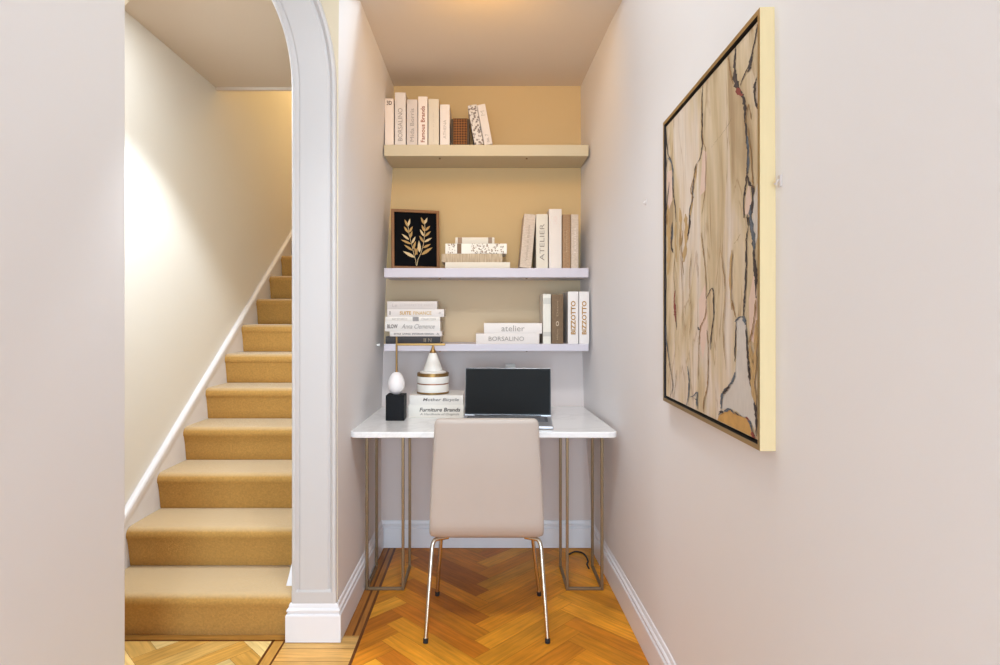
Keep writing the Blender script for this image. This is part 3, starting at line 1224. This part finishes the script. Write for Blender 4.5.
def span(i0, i1):
    vv = v[i0 * NSEC:i1 * NSEC]
    n_ = i1 - i0
    ff = []
    for i in range(n_ - 1):
        for k in range(NSEC):
            ff.append((i * NSEC + k, i * NSEC + (k + 1) % NSEC, (i + 1) * NSEC + (k + 1) % NSEC, (i + 1) * NSEC + k))
    ff += [tuple(range(NSEC)), tuple(range((n_ - 1) * NSEC, n_ * NSEC))]
    return vv, ff


vv, ff = span(0, nseat)
o = rel(mk('seat', vv, ff, M['leather'], ch), ch)
auto_smooth(o, 60)
vv, ff = span(nseat - 1, ns)
o = rel(mk('backrest', vv, ff, M['leather'], ch), ch)
auto_smooth(o, 60)


def chair_leg(pts, r):
    # soften the bend
    b = MB()
    q = [Vector(p) for p in pts]
    out = [q[0]]
    for i in range(1, len(q) - 1):
        for k in range(7):
            s_ = k / 6
            a = q[i].lerp(q[i - 1], .28 if i == 1 else .1)
            c = q[i].lerp(q[i + 1], .10)
            out.append(a * (1 - s_) ** 2 + q[i] * 2 * s_ * (1 - s_) + c * s_ ** 2)
    out.append(q[-1])
    b.tube(out, r, 14)
    o = auto_smooth(rel(b.build('leg', M['chrome'], ch), ch), 60)
    foot = q[-1]
    dr = (q[-1] - q[-2]).normalized()
    c = MB().tube([foot - dr * .014, foot + Vector((0, 0, -.0035)) ], r * 1.22, 14).build('foot_cap', M['rubber'], o)
    rel(c, ch)
    return o


for s in (-1, 1):
    cx_ = .0065
    xt = cx_ + s * (.222)
    xf = cx_ + s * (.243)
    chair_leg([(cx_ + s * .16, 2.46, .379), (cx_ + s * .222, 2.43, .379), (xf, 2.345, .004)], .0085)
    chair_leg([(cx_ + s * .15, 2.70, .394), (cx_ + s * .200, 2.715, .392), (cx_ + s * (.229 if s < 0 else .246), 2.745, .004)], .0085)
b = MB()
for s in (-1, 1):
    b.tube([(.0065 + s * .16, 2.46, .381), (.0065 + s * .15, 2.70, .396)], .007, 10)
b.tube([(.0065 - .19, 2.452, .386), (.0065 + .19, 2.452, .386)], .007, 10)
b.tube([(.0065 - .15, 2.70, .398), (.0065 + .15, 2.70, .398)], .007, 10)
auto_smooth(rel(b.build('seat_frame', M['brass'], ch), ch))

# ------------------------------------------------------------------ laptop
lp = thing('laptop', 'open laptop with a blank dark screen, standing on the desk behind the chair', 'laptop', (PX(507.5, 2.9), 2.90, DT + .0004))
lp.rotation_euler = (0, 0, math.radians(-4.5))
lw = (551.2 - 464.6) * 2.92 / F
hl = lw / 2
b = MB().box(-hl, hl, -.255, .02, .002, .015)
bevel(b.build('base', M['silver'], lp), .004, 3)
b = MB()
for r_ in range(5):
    nk = 14
    for c_ in range(nk):
        x0 = -hl + .03 + (lw - .06) * c_ / nk
        b.box(x0, x0 + (lw - .06) / nk - .004, -.035 - r_ * .021 - .017, -.035 - r_ * .021, .0148, .0165)
kb = b.build('keyboard', M['keys'], lp)
MB().box(-hl + .02, hl - .02, -.145, -.012, .0145, .0153).build('key_tray', mat('dark_tray', lin(92, 92, 96), .5, noise=.05), lp)
MB().box(-.06, .06, -.245, -.165, .0145, .0153).build('touchpad', mat('touchpad_grey', lin(176, 176, 180), .4, noise=.02), lp)
sc = bpy.data.objects.new('screen_lid', None)
bpy.data.objects.remove(sc)
hs = PZ(368.6, 2.95) - DT - .012
b = MB().box(-hl, hl, 0, .008, 0, hs)
lid = bevel(b.build('lid', M['silver'], lp), .003, 3)
lid.location = (0, .012, .014)
lid.rotation_euler = (math.radians(-12), 0, 0)
hs2 = hs / math.cos(math.radians(12))
for q in lid.data.vertices:
    q.co.z *= hs2 / hs
o = MB().box(-hl + .002, hl - .002, -.0012, .002, .006, hs2 - .002).build('bezel', M['bezel'], lid)
bevel(o, .004, 3)
MB().box(-hl + .008, hl - .008, -.0018, -.0006, .012, hs2 - .010).build('screen', M['screen'], lid)
MB().tube([(-hl + .05, .013, .013), (hl - .05, .013, .013)], .006, 10).build('hinge', M['bezel'], lp)

# ------------------------------------------------------------------ books and ornaments on the desk
G7 = 'two books lying on the desk'
z = DT
dd = 2.945
z = flat(z, 408.5, 463.6, 405.2, 418.0, 'white book with bold dark italic titles lying directly on the desk', cover(232, 222, 210), group=G7, dp=.20, d=dd,
         texts=[('Furniture Brands', .20, .94, .30, (74, 62, 56), .12, {'bold': .02, 'shear': .2}), ('A Handbook of Originals', .21, .92, .20, (120, 104, 94), -.25, {'shear': .2})])
z = flat(z, 409.5, 463.2, 395.6, 405.0, 'white book with one grey italic title, under the striped white jar', cover(228, 218, 208), group=G7, dp=.20, d=dd,
         texts=[('Mother Bicycle', .25, .92, .42, (120, 110, 106), 0, {'shear': .2, 'bold': .01})])

jd = 3.035
jx = PX(433.0, jd)
t = thing('striped_jar', 'round white jar with brass bands and a cone lid, on the desk books', 'jar', (jx, jd, z + .0003))
zb_ = z
H = lambda y: PZ(y, jd) - zb_
k_ = jd / F
R0 = 15.9 * k_
y_bot = CY + (CH - zb_) * F / jd
b = MB().lathe([(R0 * .9, 0), (R0 * 1.0, .002), (R0 * 1.0, .008), (R0 * .97, .010)], (0, 0, 0), 48)
auto_smooth(b.build('brass_band', M['brass'], t))
z1 = H(383.0)
auto_smooth(MB().lathe([(R0 * .9, .009), (R0 * .98, .010), (R0, .016), (R0, z1 - .008), (R0 * .985, z1 - .003), (R0 * .9, z1 - .002)], (0, 0, 0), 48).build('drum', M['plaster'], t))
auto_smooth(MB().lathe([(R0 * .9, z1 - .003), (R0 * .98, z1 - .003), (R0 * .98, z1 + .003), (R0 * .9, z1 + .003)], (0, 0, 0), 48).build('brass_band', mat('copper_band', lin(156, 100, 66), .4, .7, noise=.05), t))
z2 = H(375.2)
auto_smooth(MB().lathe([(R0 * .9, z1 + .003), (R0 * .985, z1 + .003), (R0, z1 + .008), (R0, z2 - .008), (R0 * .985, z2 - .003), (R0 * .9, z2 - .002)], (0, 0, 0), 48).build('drum', M['plaster'], t))
z3 = H(372.6)
auto_smooth(MB().lathe([(R0 * .8, z2 - .003), (R0 * .99, z2 - .003), (R0 * .99, z3), (R0 * .8, z3)], (0, 0, 0), 48).build('brass_band', M['brass'], t))
z4, z5 = H(353.0), H(345.4)
rc = 9.6 * k_
cone = auto_smooth(MB().lathe([(rc * 1.35, z3 - .001), (rc * 1.35, z3 + .006), (rc * 1.0, z3 + .012), (rc * .97, z3 + .02), (rc * .36, z4), (rc * .3, z4 + .001)], (0, 0, 0), 48).build('cone_lid', M['plaster'], t))
auto_smooth(MB().lathe([(rc * .34, z4 - .001), (rc * .36, z4 + .004), (rc * .2, z4 + .018), (rc * .12, z5 - .004), (rc * .05, z5)], (0, 0, 0), 24).build('brass_tip', M['brass'], cone))

# black cube sculpture with egg, stem and bar
sd = 2.855
kx = sd / F
cb0, cb1 = PX(385.6, sd), PX(404.2, sd)
t = thing('desk_sculpture', 'black block sculpture with a white egg, brass stem and crossbar on the desk', 'sculpture', ((cb0 + cb1) / 2, sd, DT + .0004))
wc = cb1 - cb0
hc = PZ(395.4, sd) - DT
o = MB().box(-wc / 2, wc / 2, 0, wc, 0, hc).build('block', M['black'], t)
bevel(o, .0025, 2)
ey = wc / 2
de = sd + ey
ke = de / F
ex = PX(396.4, de) - t.location.x
zc0 = hc - .003
eh = PZ(371.6, de) - DT - zc0
re = 8.3 * ke
prof = []
for k in range(0, 21):
    a = math.pi * k / 20
    rr = re * math.sin(a) * (1 + .10 * math.cos(a))
    prof.append((max(rr, .0005), zc0 + eh / 2 - eh / 2 * math.cos(a)))
auto_smooth(MB().lathe(prof, (ex, ey, 0), 40).build('egg', M['egg'], t))
zt_ = PZ(336.8, de) - DT
sx = PX(396.6, de) - t.location.x
auto_smooth(MB().tube([(sx, ey, zc0 + eh - .006), (sx, ey, zt_)], .0052, 16).build('stem', M['brass'], t))
zb2 = PZ(344.6, de) - DT
xa, xb = PX(397.0, de) - t.location.x, PX(445.4, de) - t.location.x
o = MB().box(xa, xb, ey - .006, ey + .006, zb2 - .0055, zb2 + .0055).build('crossbar', M['brass'], t)
bevel(o, .002, 2)
auto_smooth(MB().lathe([(.009, zc0 + eh - .008), (.010, zc0 + eh - .004), (.007, zc0 + eh + .002), (.004, zc0 + eh + .003)], (sx, ey, 0), 20).build('collar', M['brass'], t))

# ------------------------------------------------------------------ socket, plug, cable, hooks
t = thing('wall_socket', 'white double wall socket with plugs behind the laptop screen', 'socket', (PX(500, 3.3), 3.319, PZ(376, 3.32)))
o = MB().box(-.095, .095, -.009, 0, -.04, .045).build('face_plate', M['plastic'], t)
bevel(o, .004, 3)
o = MB().box(.030, .085, -.045, -.009, -.02, .072).build('plug', M['plastic'], t)
bevel(o, .006, 3)
o = MB().box(-.085, -.03, -.032, -.009, -.02, .046).build('plug', M['plastic'], t)
bevel(o, .006, 3)

pts = []
for x, y in ((569, 554), (575, 551.4), (582, 552.5), (586, 556), (588, 561), (587, 564), (589, 568)):
    d_ = F * (CH - .006) / (y - CY)
    pts.append(Vector((min(PX(x, d_), .59 if d_ > 3.0 else .585), min(d_, 3.28), .0045)))
# smooth it
sm = []
for i in range(len(pts) - 1):
    p0, p1, p2, p3 = pts[max(i - 1, 0)], pts[i], pts[i + 1], pts[min(i + 2, len(pts) - 1)]
    for k in range(8):
        s_ = k / 8
        sm.append(.5 * ((2 * p1) + (p2 - p0) * s_ + (2 * p0 - 5 * p1 + 4 * p2 - p3) * s_ ** 2 + (3 * p1 - p0 - 3 * p2 + p3) * s_ ** 3))
sm.append(pts[-1])
o = auto_smooth(MB().tube(sm, .004, 8).build('power_cable', M['cable'], None))
tag(o, 'thin black cable lying on the floor under the right end of the desk', 'cable')


def hook(x, y, label, sc_=1.0):
    d_ = 1.2
    for _ in range(30):
        d_ = xright(d_, PZ(y, d_)) * F / (x - CX)
    p = Vector((xright(d_, PZ(y, d_)), d_, PZ(y, d_)))
    t = thing('wall_hook', label, 'hook', p)
    o = MB().box(-.0035, .0005, -.008 * sc_, .008 * sc_, -.016 * sc_, .016 * sc_).build('back_plate', M['clear'], t)
    bevel(o, .002, 3)
    q = []
    for k in range(9):
        a = math.pi * k / 8
        q.append((-.003 - .008 * sc_ * math.sin(a), 0, -.006 * sc_ - .008 * sc_ * math.cos(math.pi - a) * -1))
    auto_smooth(MB().tube([(-.003, 0, .004 * sc_), (-.009 * sc_, 0, -.002 * sc_), (-.013 * sc_, 0, -.010 * sc_), (-.016 * sc_, 0, -.006 * sc_)], .0022 * sc_, 8).build('hook_arm', M['clear'], t))


hook(780.5, 181, 'small clear adhesive hook on the right wall beside the near edge of the painting', .8)
hook(646, 202, 'tiny clear adhesive hook on the right wall beyond the far edge of the painting', .7)
# peg on the left niche wall by the low shelf
d_ = 3.0
for _ in range(20):
    d_ = xleft(d_, PZ(345, d_)) * F / (377.0 - CX)
t = thing('wall_peg', 'small white peg on the niche left wall, beside the lowest shelf end', 'peg', (xleft(d_, PZ(345, d_)), d_, PZ(345, d_)))
auto_smooth(MB().tube([(-.002, 0, 0), (.012, 0, 0)], .0055, 14).build('pin', M['plastic'], t))
auto_smooth(MB().tube([(.012, 0, 0), (.017, 0, 0)], [.008, .007], 14).build('pin_head', M['plastic'], t))

# ------------------------------------------------------------------ big painting on the right wall
N0 = Vector((.582, 1.249, 1.014))                        # near bottom corner of the front face
F0 = Vector((.6035, 2.000, 1.014))
uv_ = (F0 - N0)
PL = uv_.length
PHt = .940
PT = .033
pt = thing('painting', 'large framed abstract marbled canvas in beige with dark veins on the right wall', 'painting', N0)
pt.rotation_euler = (0, 0, math.atan2(uv_.y, uv_.x))     # local +X runs towards the far end, local +Y points to the room (left)
# local: x along, y out of the wall (room side = +y), z up ; front face at y = 0, wall at y = -PT
EW = .0115
b = MB()
o_ = [(0, 0), (PL, 0), (PL, PHt), (0, PHt)]
i_ = [(EW, EW), (PL - EW, EW), (PL - EW, PHt - EW), (EW, PHt - EW)]
vv = [(x, 0, z) for x, z in o_] + [(x, 0, z) for x, z in i_] + [(x, -PT, z) for x, z in o_] + [(x, -PT, z) for x, z in i_]
ff, mi = [], []
for k in range(4):
    j = (k + 1) % 4
    ff += [(k, j, 4 + j, 4 + k), (8 + k, 12 + k, 12 + j, 8 + j), (k, 8 + k, 8 + j, j), (4 + k, 4 + j, 12 + j, 12 + k)]
    mi += [1, 0, 0, 2]
mk('frame', vv, ff, None, pt, mats=[M['pale_wood'], M['gilt'], M['gap']], midx=mi)
MB().box(EW - .001, PL - EW + .001, -PT + .002, -.020, EW - .001, PHt - EW + .001).build('backing_board', M['gap'], pt)


def canvas_mat():
    m = mat('marbled_canvas', lin(210, 188, 160), 0.7)
    nt = m.node_tree
    b_ = nt.nodes['Principled BSDF']
    L = nt.links.new
    tc = nt.nodes.new('ShaderNodeTexCoord')
    mp = nt.nodes.new('ShaderNodeMapping')
    mp.inputs['Scale'].default_value = (7, 1, 1.5)
    L(tc.outputs['Object'], mp.inputs['Vector'])
    n1 = nt.nodes.new('ShaderNodeTexNoise')
    n1.inputs['Scale'].default_value = 1.2
    n1.inputs['Detail'].default_value = 6
    n1.inputs['Distortion'].default_value = 1.4
    L(mp.outputs['Vector'], n1.inputs['Vector'])
    r = nt.nodes.new('ShaderNodeValToRGB')
    e = r.color_ramp.elements
    e[0].position, e[0].color = 0.30, lin(176, 148, 112)
    e[1].position, e[1].color = 0.70, lin(222, 206, 190)
    for p, c in ((.40, lin(200, 176, 140)), (.50, lin(212, 190, 158)), (.60, lin(216, 196, 176))):
        q = e.new(p)
        q.color = c
    L(n1.outputs['Fac'], r.inputs['Fac'])
    mp2 = nt.nodes.new('ShaderNodeMapping')
    mp2.inputs['Scale'].default_value = (60, 1, 4)
    L(tc.outputs['Object'], mp2.inputs['Vector'])
    n2 = nt.nodes.new('ShaderNodeTexNoise')
    n2.inputs['Scale'].default_value = 1.0
    n2.inputs['Detail'].default_value = 5
    L(mp2.outputs['Vector'], n2.inputs['Vector'])
    mr = nt.nodes.new('ShaderNodeMapRange')
    mr.inputs['From Min'].default_value = .3
    mr.inputs['From Max'].default_value = .7
    mr.inputs['To Min'].default_value = .88
    mr.inputs['To Max'].default_value = 1.06
    L(n2.outputs['Fac'], mr.inputs['Value'])
    vm = nt.nodes.new('ShaderNodeVectorMath')
    vm.operation = 'SCALE'
    L(r.outputs['Color'], vm.inputs[0])
    L(mr.outputs['Result'], vm.inputs['Scale'])
    # thin broken veins
    mp3 = nt.nodes.new('ShaderNodeMapping')
    mp3.inputs['Scale'].default_value = (9, 1, 1.6)
    L(tc.outputs['Object'], mp3.inputs['Vector'])
    n3 = nt.nodes.new('ShaderNodeTexNoise')
    n3.inputs['Scale'].default_value = 1.0
    n3.inputs['Detail'].default_value = 8
    n3.inputs['Distortion'].default_value = 1.0
    L(mp3.outputs['Vector'], n3.inputs['Vector'])
    r3 = nt.nodes.new('ShaderNodeValToRGB')
    e = r3.color_ramp.elements
    e[0].position, e[0].color = .485, (0, 0, 0, 1)
    e[1].position, e[1].color = .515, (0, 0, 0, 1)
    q = e.new(.5)
    q.color = (.55, .55, .55, 1)
    L(n3.outputs['Fac'], r3.inputs['Fac'])
    mx = nt.nodes.new('ShaderNodeMix')
    mx.data_type = 'RGBA'
    mx.inputs['B'].default_value = lin(150, 112, 74)
    L(vm.outputs['Vector'], mx.inputs['A'])
    L(r3.outputs['Color'], mx.inputs['Factor'])
    L(mx.outputs['Result'], b_.inputs['Base Color'])
    return m


CIN = .0185
MC = {'canvas': canvas_mat(), 'dark': mat('vein_dark', lin(66, 54, 50), .7, noise=.35, nscale=60), 'blue': mat('vein_blue', lin(92, 98, 106), .7, noise=.35, nscale=50),
      'brown': mat('vein_brown', lin(152, 116, 72), .7, noise=.3, nscale=50), 'red': mat('vein_red', lin(138, 62, 50), .7, noise=.3, nscale=60),
      'pale': mat('patch_pale', lin(206, 196, 186), .7, noise=.12, nscale=30, stretch=(6, 1, 1)), 'ochre': mat('patch_ochre', lin(196, 150, 84), .7, noise=.22, nscale=40),
      'tan': mat('patch_tan', lin(186, 152, 104), .7, noise=.2, nscale=24, stretch=(6, 1, 1)), 'pink': mat('patch_pink', lin(220, 190, 172), .7, noise=.06, nscale=20, stretch=(6, 1, 1))}
keys = list(MC)
cb = MB()
CY_ = -.006                                              # canvas face sits inside the frame
cb.box(CIN, PL - CIN, CY_ - .010, CY_, CIN, PHt - CIN)
inv = Matrix.Rotation(-pt.rotation_euler.z, 3, 'Z')
nrm_w = Matrix.Rotation(pt.rotation_euler.z, 3, 'Z') @ Vector((0, 1, 0))


def cpx(x, y):
    """photo point -> canvas local (x, z)"""
    ray = Vector(((x - CX) / F, 1, -(y - CY) / F))
    o_ = N0 + nrm_w * CY_ - Vector((0, 0, CH))
    d_ = o_.dot(nrm_w) / ray.dot(nrm_w)
    p = inv @ (ray * d_ + Vector((0, 0, CH)) - N0)
    return (min(max(p.x, CIN + .001), PL - CIN - .001), min(max(p.z, CIN + .001), PHt - CIN - .001))


LAY = [0]


def lift():
    LAY[0] += 1
    return CY_ + .0003 + .00003 * LAY[0]


def vein(pts, wpx, key, jit=1.0):
    q = [Vector(cpx(*p)) for p in pts]
    fine_ = []
    for i in range(len(q) - 1):
        p0, p1, p2, p3 = q[max(i - 1, 0)], q[i], q[i + 1], q[min(i + 2, len(q) - 1)]
        for k in range(6):
            s_ = k / 6
            fine_.append(.5 * ((2 * p1) + (p2 - p0) * s_ + (2 * p0 - 5 * p1 + 4 * p2 - p3) * s_ ** 2 + (3 * p1 - p0 - 3 * p2 + p3) * s_ ** 3))
    fine_.append(q[-1])
    y = lift()
    v_ = []
    n_ = len(fine_)
    for i, p in enumerate(fine_):
        # local stretch of a pixel: nearer is larger across; use the along-wall scale
        scale_x = .0078
        w_ = wpx * scale_x * .5 * (.45 + .9 * random.random() * jit) * min(1, .35 + 4 * min(i, n_ - 1 - i) / n_)
        dx = random.uniform(-.0022, .0022) * jit
        v_ += [(p.x + dx - w_, y, p.y), (p.x + dx + w_, y, p.y)]
    cb.add(v_, [(2 * i, 2 * i + 1, 2 * i + 3, 2 * i + 2) for i in range(n_ - 1)], keys.index(key))


def patch(pts, key):
    y = lift()
    q = [cpx(*p) for p in pts]
    cb.add([(x, y, z) for x, z in q], [tuple(range(len(q)))], keys.index(key))


# broad tinted areas first
patch([(667, 172), (672, 170), (672.5, 200), (668, 212)], 'pink')
patch([(699, 300), (706, 282), (708, 330), (703, 360), (700, 340)], 'pink')
patch([(700, 196), (703, 150), (707, 152), (706, 190)], 'pink')
patch([(746, 196), (749, 184), (751.5, 200), (750, 216), (745, 214)], 'pink')
patch([(749, 300), (755, 268), (757.4, 300), (757.4, 345), (750, 340)], 'pink')
patch([(753, 200), (758, 182), (758, 236), (754.5, 250), (752.5, 222)], 'pale')
patch([(736, 322), (739.5, 318), (744, 316.5), (746.8, 328), (748, 347), (751, 384), (756.5, 420), (755, 430), (750, 420), (742, 416), (737, 411), (730, 408.5), (722.4, 409), (723, 397), (729, 387), (735, 376), (737.2, 350)], 'pale')
patch([(717.5, 424), (719.5, 415), (724, 412.5), (730, 409.8), (737, 414), (742, 417), (748.6, 419), (752, 427), (755, 437), (757, 442), (757, 446)], 'ochre')
vs = [([(668, 205), (668.5, 225), (669, 250), (668, 275)], 4.5, 'tan'), ([(680, 208), (681, 226), (680, 250)], 3.2, 'tan'), ([(685.5, 214), (686.5, 235), (684, 262)], 4.0, 'tan'),
      ([(696.5, 164), (694, 185), (691, 210), (687, 240)], 3.0, 'tan'), ([(676, 222), (675.5, 240), (677, 262)], 2.6, 'tan'), ([(690, 215), (689.6, 226), (688, 236)], 2.2, 'dark'),
      ([(667, 214), (667.5, 225)], 2.4, 'brown'), ([(694.5, 176), (693, 190), (694.6, 198)], 1.6, 'pale'), ([(683, 230), (682, 250), (684, 275)], 1.0, 'brown'),
      ([(703.3, 81), (702.2, 101), (702.6, 118), (702, 133.5), (702.4, 146), (700, 159), (696, 166), (693.4, 186), (692.5, 200), (689.8, 211), (689.2, 225), (688, 240)], 1.3, 'dark'),
      ([(700.8, 84), (702, 104), (701.6, 122), (703.5, 142), (706, 152), (705.4, 190), (702, 214)], .6, 'brown'),
      ([(698, 164), (694, 178), (691, 190), (694, 198)], 1.0, 'brown'),
      ([(735.8, 45), (735, 60), (735.2, 72), (737.6, 86.6), (741, 93), (744, 99), (745.6, 110), (745, 119)], 1.9, 'dark'),
      ([(734, 74), (736.5, 84), (738.5, 90)], 3.4, 'dark'),
      ([(737, 88), (740, 94), (743.5, 95)], 2.6, 'red'),
      ([(745, 104), (745.4, 118), (746.6, 133.5), (748, 150), (748, 165), (747.5, 173), (746.2, 184), (744.5, 196.6), (744, 218)], 1.4, 'dark'),
      ([(747.5, 136), (748.6, 152), (748.4, 172)], 1.1, 'blue'),
      ([(747.8, 176), (750, 184), (753, 189), (752.4, 211), (750, 219), (753.5, 238), (754, 252.5), (755.7, 274), (756.5, 298)], 1.7, 'dark'),
      ([(750.6, 205), (751.4, 222), (754.4, 240), (754.4, 250)], 2.0, 'blue'),
      ([(754, 254), (756, 270), (757, 284)], 2.0, 'dark'),
      ([(758.0, 24), (756.4, 35), (754, 46), (751.5, 58), (750, 64), (747, 70), (744, 77), (740.5, 86)], 1.3, 'dark'),
      ([(751.6, 56), (750.4, 65), (749, 72)], 2.4, 'dark'),
      ([(728.6, 56), (729.6, 63), (730.4, 70), (732, 78), (734, 84)], 1.0, 'brown'),
      ([(757.8, 77), (755, 85), (755.2, 95), (757.6, 109)], 1.4, 'dark'),
      ([(745, 126), (746.4, 120), (749, 104), (752, 120)], .6, 'brown'),
      ([(748.5, 128), (751, 150), (753, 178), (754, 188)], .7, 'brown'),
      ([(666.3, 126), (667, 142), (668.4, 154), (671.4, 160), (672.8, 168), (673.2, 180), (673.5, 192), (675.6, 206), (676.5, 222)], 1.3, 'dark'),
      ([(668, 158), (671.4, 161), (673.2, 172), (673.4, 188)], 1.5, 'blue'),
      ([(667.4, 158), (665.8, 172), (665.2, 190), (665.6, 210)], .9, 'dark'),
      ([(669.6, 182), (667.4, 204), (665.6, 216), (665.4, 222)], 1.0, 'dark'),
      ([(672.6, 222), (672.2, 234), (671.7, 245), (673.5, 253)], 1.9, 'dark'),
      ([(673, 228), (672.6, 240)], 1.4, 'blue'),
      ([(675.6, 254), (674, 275), (675.6, 292)], .6, 'brown'),
      ([(675.6, 290), (674.6, 300), (675.3, 309), (676, 322)], 1.4, 'red'),
      ([(675.0, 303), (675.3, 312), (675.4, 316)], 2.8, 'red'),
      ([(676, 316), (677, 330)], .6, 'dark'),
      ([(701.5, 232.6), (703, 244), (704.6, 256), (706, 274), (706.6, 298)], .8, 'brown'),
      ([(706.4, 299), (709, 294), (712.6, 288), (714, 296), (714.2, 316), (711.6, 336), (711, 350)], 1.0, 'dark'),
      ([(706.6, 300), (706, 315), (700.8, 328), (700, 345)], .8, 'brown'),
      ([(698.6, 327), (699.6, 330)], 2.2, 'dark'),
      ([(707.4, 330), (708.6, 345), (708.7, 370), (707.8, 388), (704.6, 400), (704, 412)], 1.0, 'brown'),
      ([(746.6, 238), (747, 255), (746.6, 272), (745.7, 292), (744.6, 304), (744.2, 316)], 1.0, 'dark'),
      ([(747.6, 214), (748.6, 226), (747, 240)], .8, 'dark'),
      ([(741.2, 234), (738, 240), (734.5, 244)], .5, 'brown'),
      ([(732.6, 300), (734, 308), (736.6, 318)], .8, 'brown'),
      ([(736, 322), (739.5, 317.6), (744, 316.6), (746.4, 325)], 2.2, 'blue'),
      ([(742, 317.5), (744.4, 317)], 2.6, 'dark'),
      ([(736.8, 322), (736, 345), (735.8, 362)], .8, 'dark'),
      ([(746.6, 326), (747.6, 345), (748.6, 356)], .8, 'dark'),
      ([(735.6, 372), (733, 381), (728.6, 387), (724, 392), (722.2, 398), (722, 409)], 1.7, 'blue'),
      ([(730, 386), (726, 391), (724, 394)], 2.2, 'dark'),
      ([(719.6, 415), (722, 411), (726, 411.5), (730.4, 408.6), (734, 413), (738, 415), (743, 416), (748.4, 419), (751, 424), (754, 436)], 2.2, 'blue'),
      ([(721, 413), (723.6, 411)], 3.0, 'dark'),
      ([(736, 412), (739, 415.4)], 2.4, 'dark'),
      ([(747, 416.6), (750, 421)], 2.2, 'red'),
      ([(748.4, 347), (749, 360), (750.3, 377), (753, 390), (755.7, 402), (757, 418), (757.4, 436)], 1.5, 'dark'),
      ([(751, 346), (752.4, 362), (753.6, 385), (757, 405)], 2.4, 'tan'),
      ([(753.6, 432), (754.6, 440)], 2.6, 'red'),
      ([(756.6, 300), (755, 318), (752, 336), (749, 345)], .9, 'brown'),
      ([(757.6, 320), (756.4, 345), (755.6, 380)], 2.2, 'tan'),
      ([(688, 366), (689.2, 374), (689.8, 382), (689, 396), (687.2, 407)], 1.1, 'blue'),
      ([(690.7, 397), (694, 396), (698, 392), (697.4, 399.6), (698, 409)], 1.4, 'blue'),
      ([(692, 397), (696, 398.6), (697, 400)], 2.2, 'dark'),
      ([(668, 345), (669.6, 360), (672, 374), (673.4, 386), (671, 397)], .8, 'dark'),
      ([(666.5, 325), (667.5, 345), (670, 360)], 1.1, 'blue'),
      ([(677.5, 370), (676, 385), (674.5, 398)], .6, 'brown'),
      ([(665.8, 275), (665.4, 282), (666, 290)], 1.4, 'dark'),
      ([(680, 225), (681, 250), (683, 290), (684, 340)], .5, 'brown'),
      ([(693, 250), (690, 280), (692, 310), (690, 340)], .5, 'brown'),
      ([(699, 336), (699.6, 356), (699, 380)], .6, 'brown'),
      ([(722, 250), (726, 290), (724, 330), (727, 370)], .5, 'brown'),
      ([(733, 250), (731, 280), (733, 310)], 1.4, 'tan'),
      ([(712, 148), (718, 140), (726, 130), (733, 118)], .4, 'dark')]
for pts_, w_, key_ in vs:
    vein(pts_, w_, key_)
cb.build('canvas', None, pt, mats=[MC[k] for k in keys])

# ------------------------------------------------------------------ light
def area(name, loc, aim, sx, sy, e, col):
    l = bpy.data.lights.new(name, 'AREA')
    l.shape = 'RECTANGLE'
    l.size, l.size_y = sx, sy
    l.energy = e
    l.color = col
    o = bpy.data.objects.new(name, l)
    COL.objects.link(o)
    o.location = loc
    o.rotation_euler = (Vector(aim) - Vector(loc)).to_track_quat('-Z', 'Y').to_euler()
    return o


w = bpy.data.worlds.new('world')
w.use_nodes = True
w.node_tree.nodes['Background'].inputs['Color'].default_value = (.62, .84, 1.0, 1)
w.node_tree.nodes['Background'].inputs['Strength'].default_value = 0.52
S.world = w
area('window_light', (.1, -2.9, 1.2), (.0, 2.4, 1.1), 1.6, 2.0, 112, (.62, .82, 1.0))
area('hall_fill', (-.1, 1.6, 2.83), (-.1, 1.6, 0), .8, .8, 6.5, (.80, .92, 1.0))  # added overhead fill for walls and floor, no fixture there


def spot(name, loc, aim, e, col, ang, blend=.8, rad=.12):
    l = bpy.data.lights.new(name, 'SPOT')
    l.energy = e
    l.color = col
    l.spot_size = math.radians(ang)
    l.spot_blend = blend
    l.shadow_soft_size = rad
    o = bpy.data.objects.new(name, l)
    COL.objects.link(o)
    o.location = loc
    o.rotation_euler = (Vector(aim) - Vector(loc)).to_track_quat('-Z', 'Y').to_euler()
    return o


def point(name, loc, e, col, rad=.1):
    l = bpy.data.lights.new(name, 'POINT')
    l.energy = e
    l.color = col
    l.shadow_soft_size = rad
    o = bpy.data.objects.new(name, l)
    COL.objects.link(o)
    o.location = loc
    return o


spot('niche_lamp', (.0, 2.05, 2.46), (0, 3.3, 2.4), 11, (1.0, .54, .06), 130, 1.0)
point('stair_lamp', (-1.1, 5.2, 4.2), 24, (1.0, .74, .36))
spot('stair_fill_spot', (-1.0, 2.43, 2.63), (-1.22, 2.80, 0), 68, (.82, .92, 1.0), 92, .45, .05)  # added unseen spot, cone shaped for treads and diagonal edge on stair wall
area('stair_fill', (-1.2, 2.42, 2.655), (-1.2, 2.62, 0), .25, .08, 3.6, (.86, .94, 1.0))  # added unseen fill that lifts the upper stair wall
spot('desk_fill_spot', (0, 1.3, 2.75), (0, 2.7, .6), 60, (.84, .93, 1.0), 75, 1.0, .15)  # added unseen spot to brighten desk, chair and niche floor
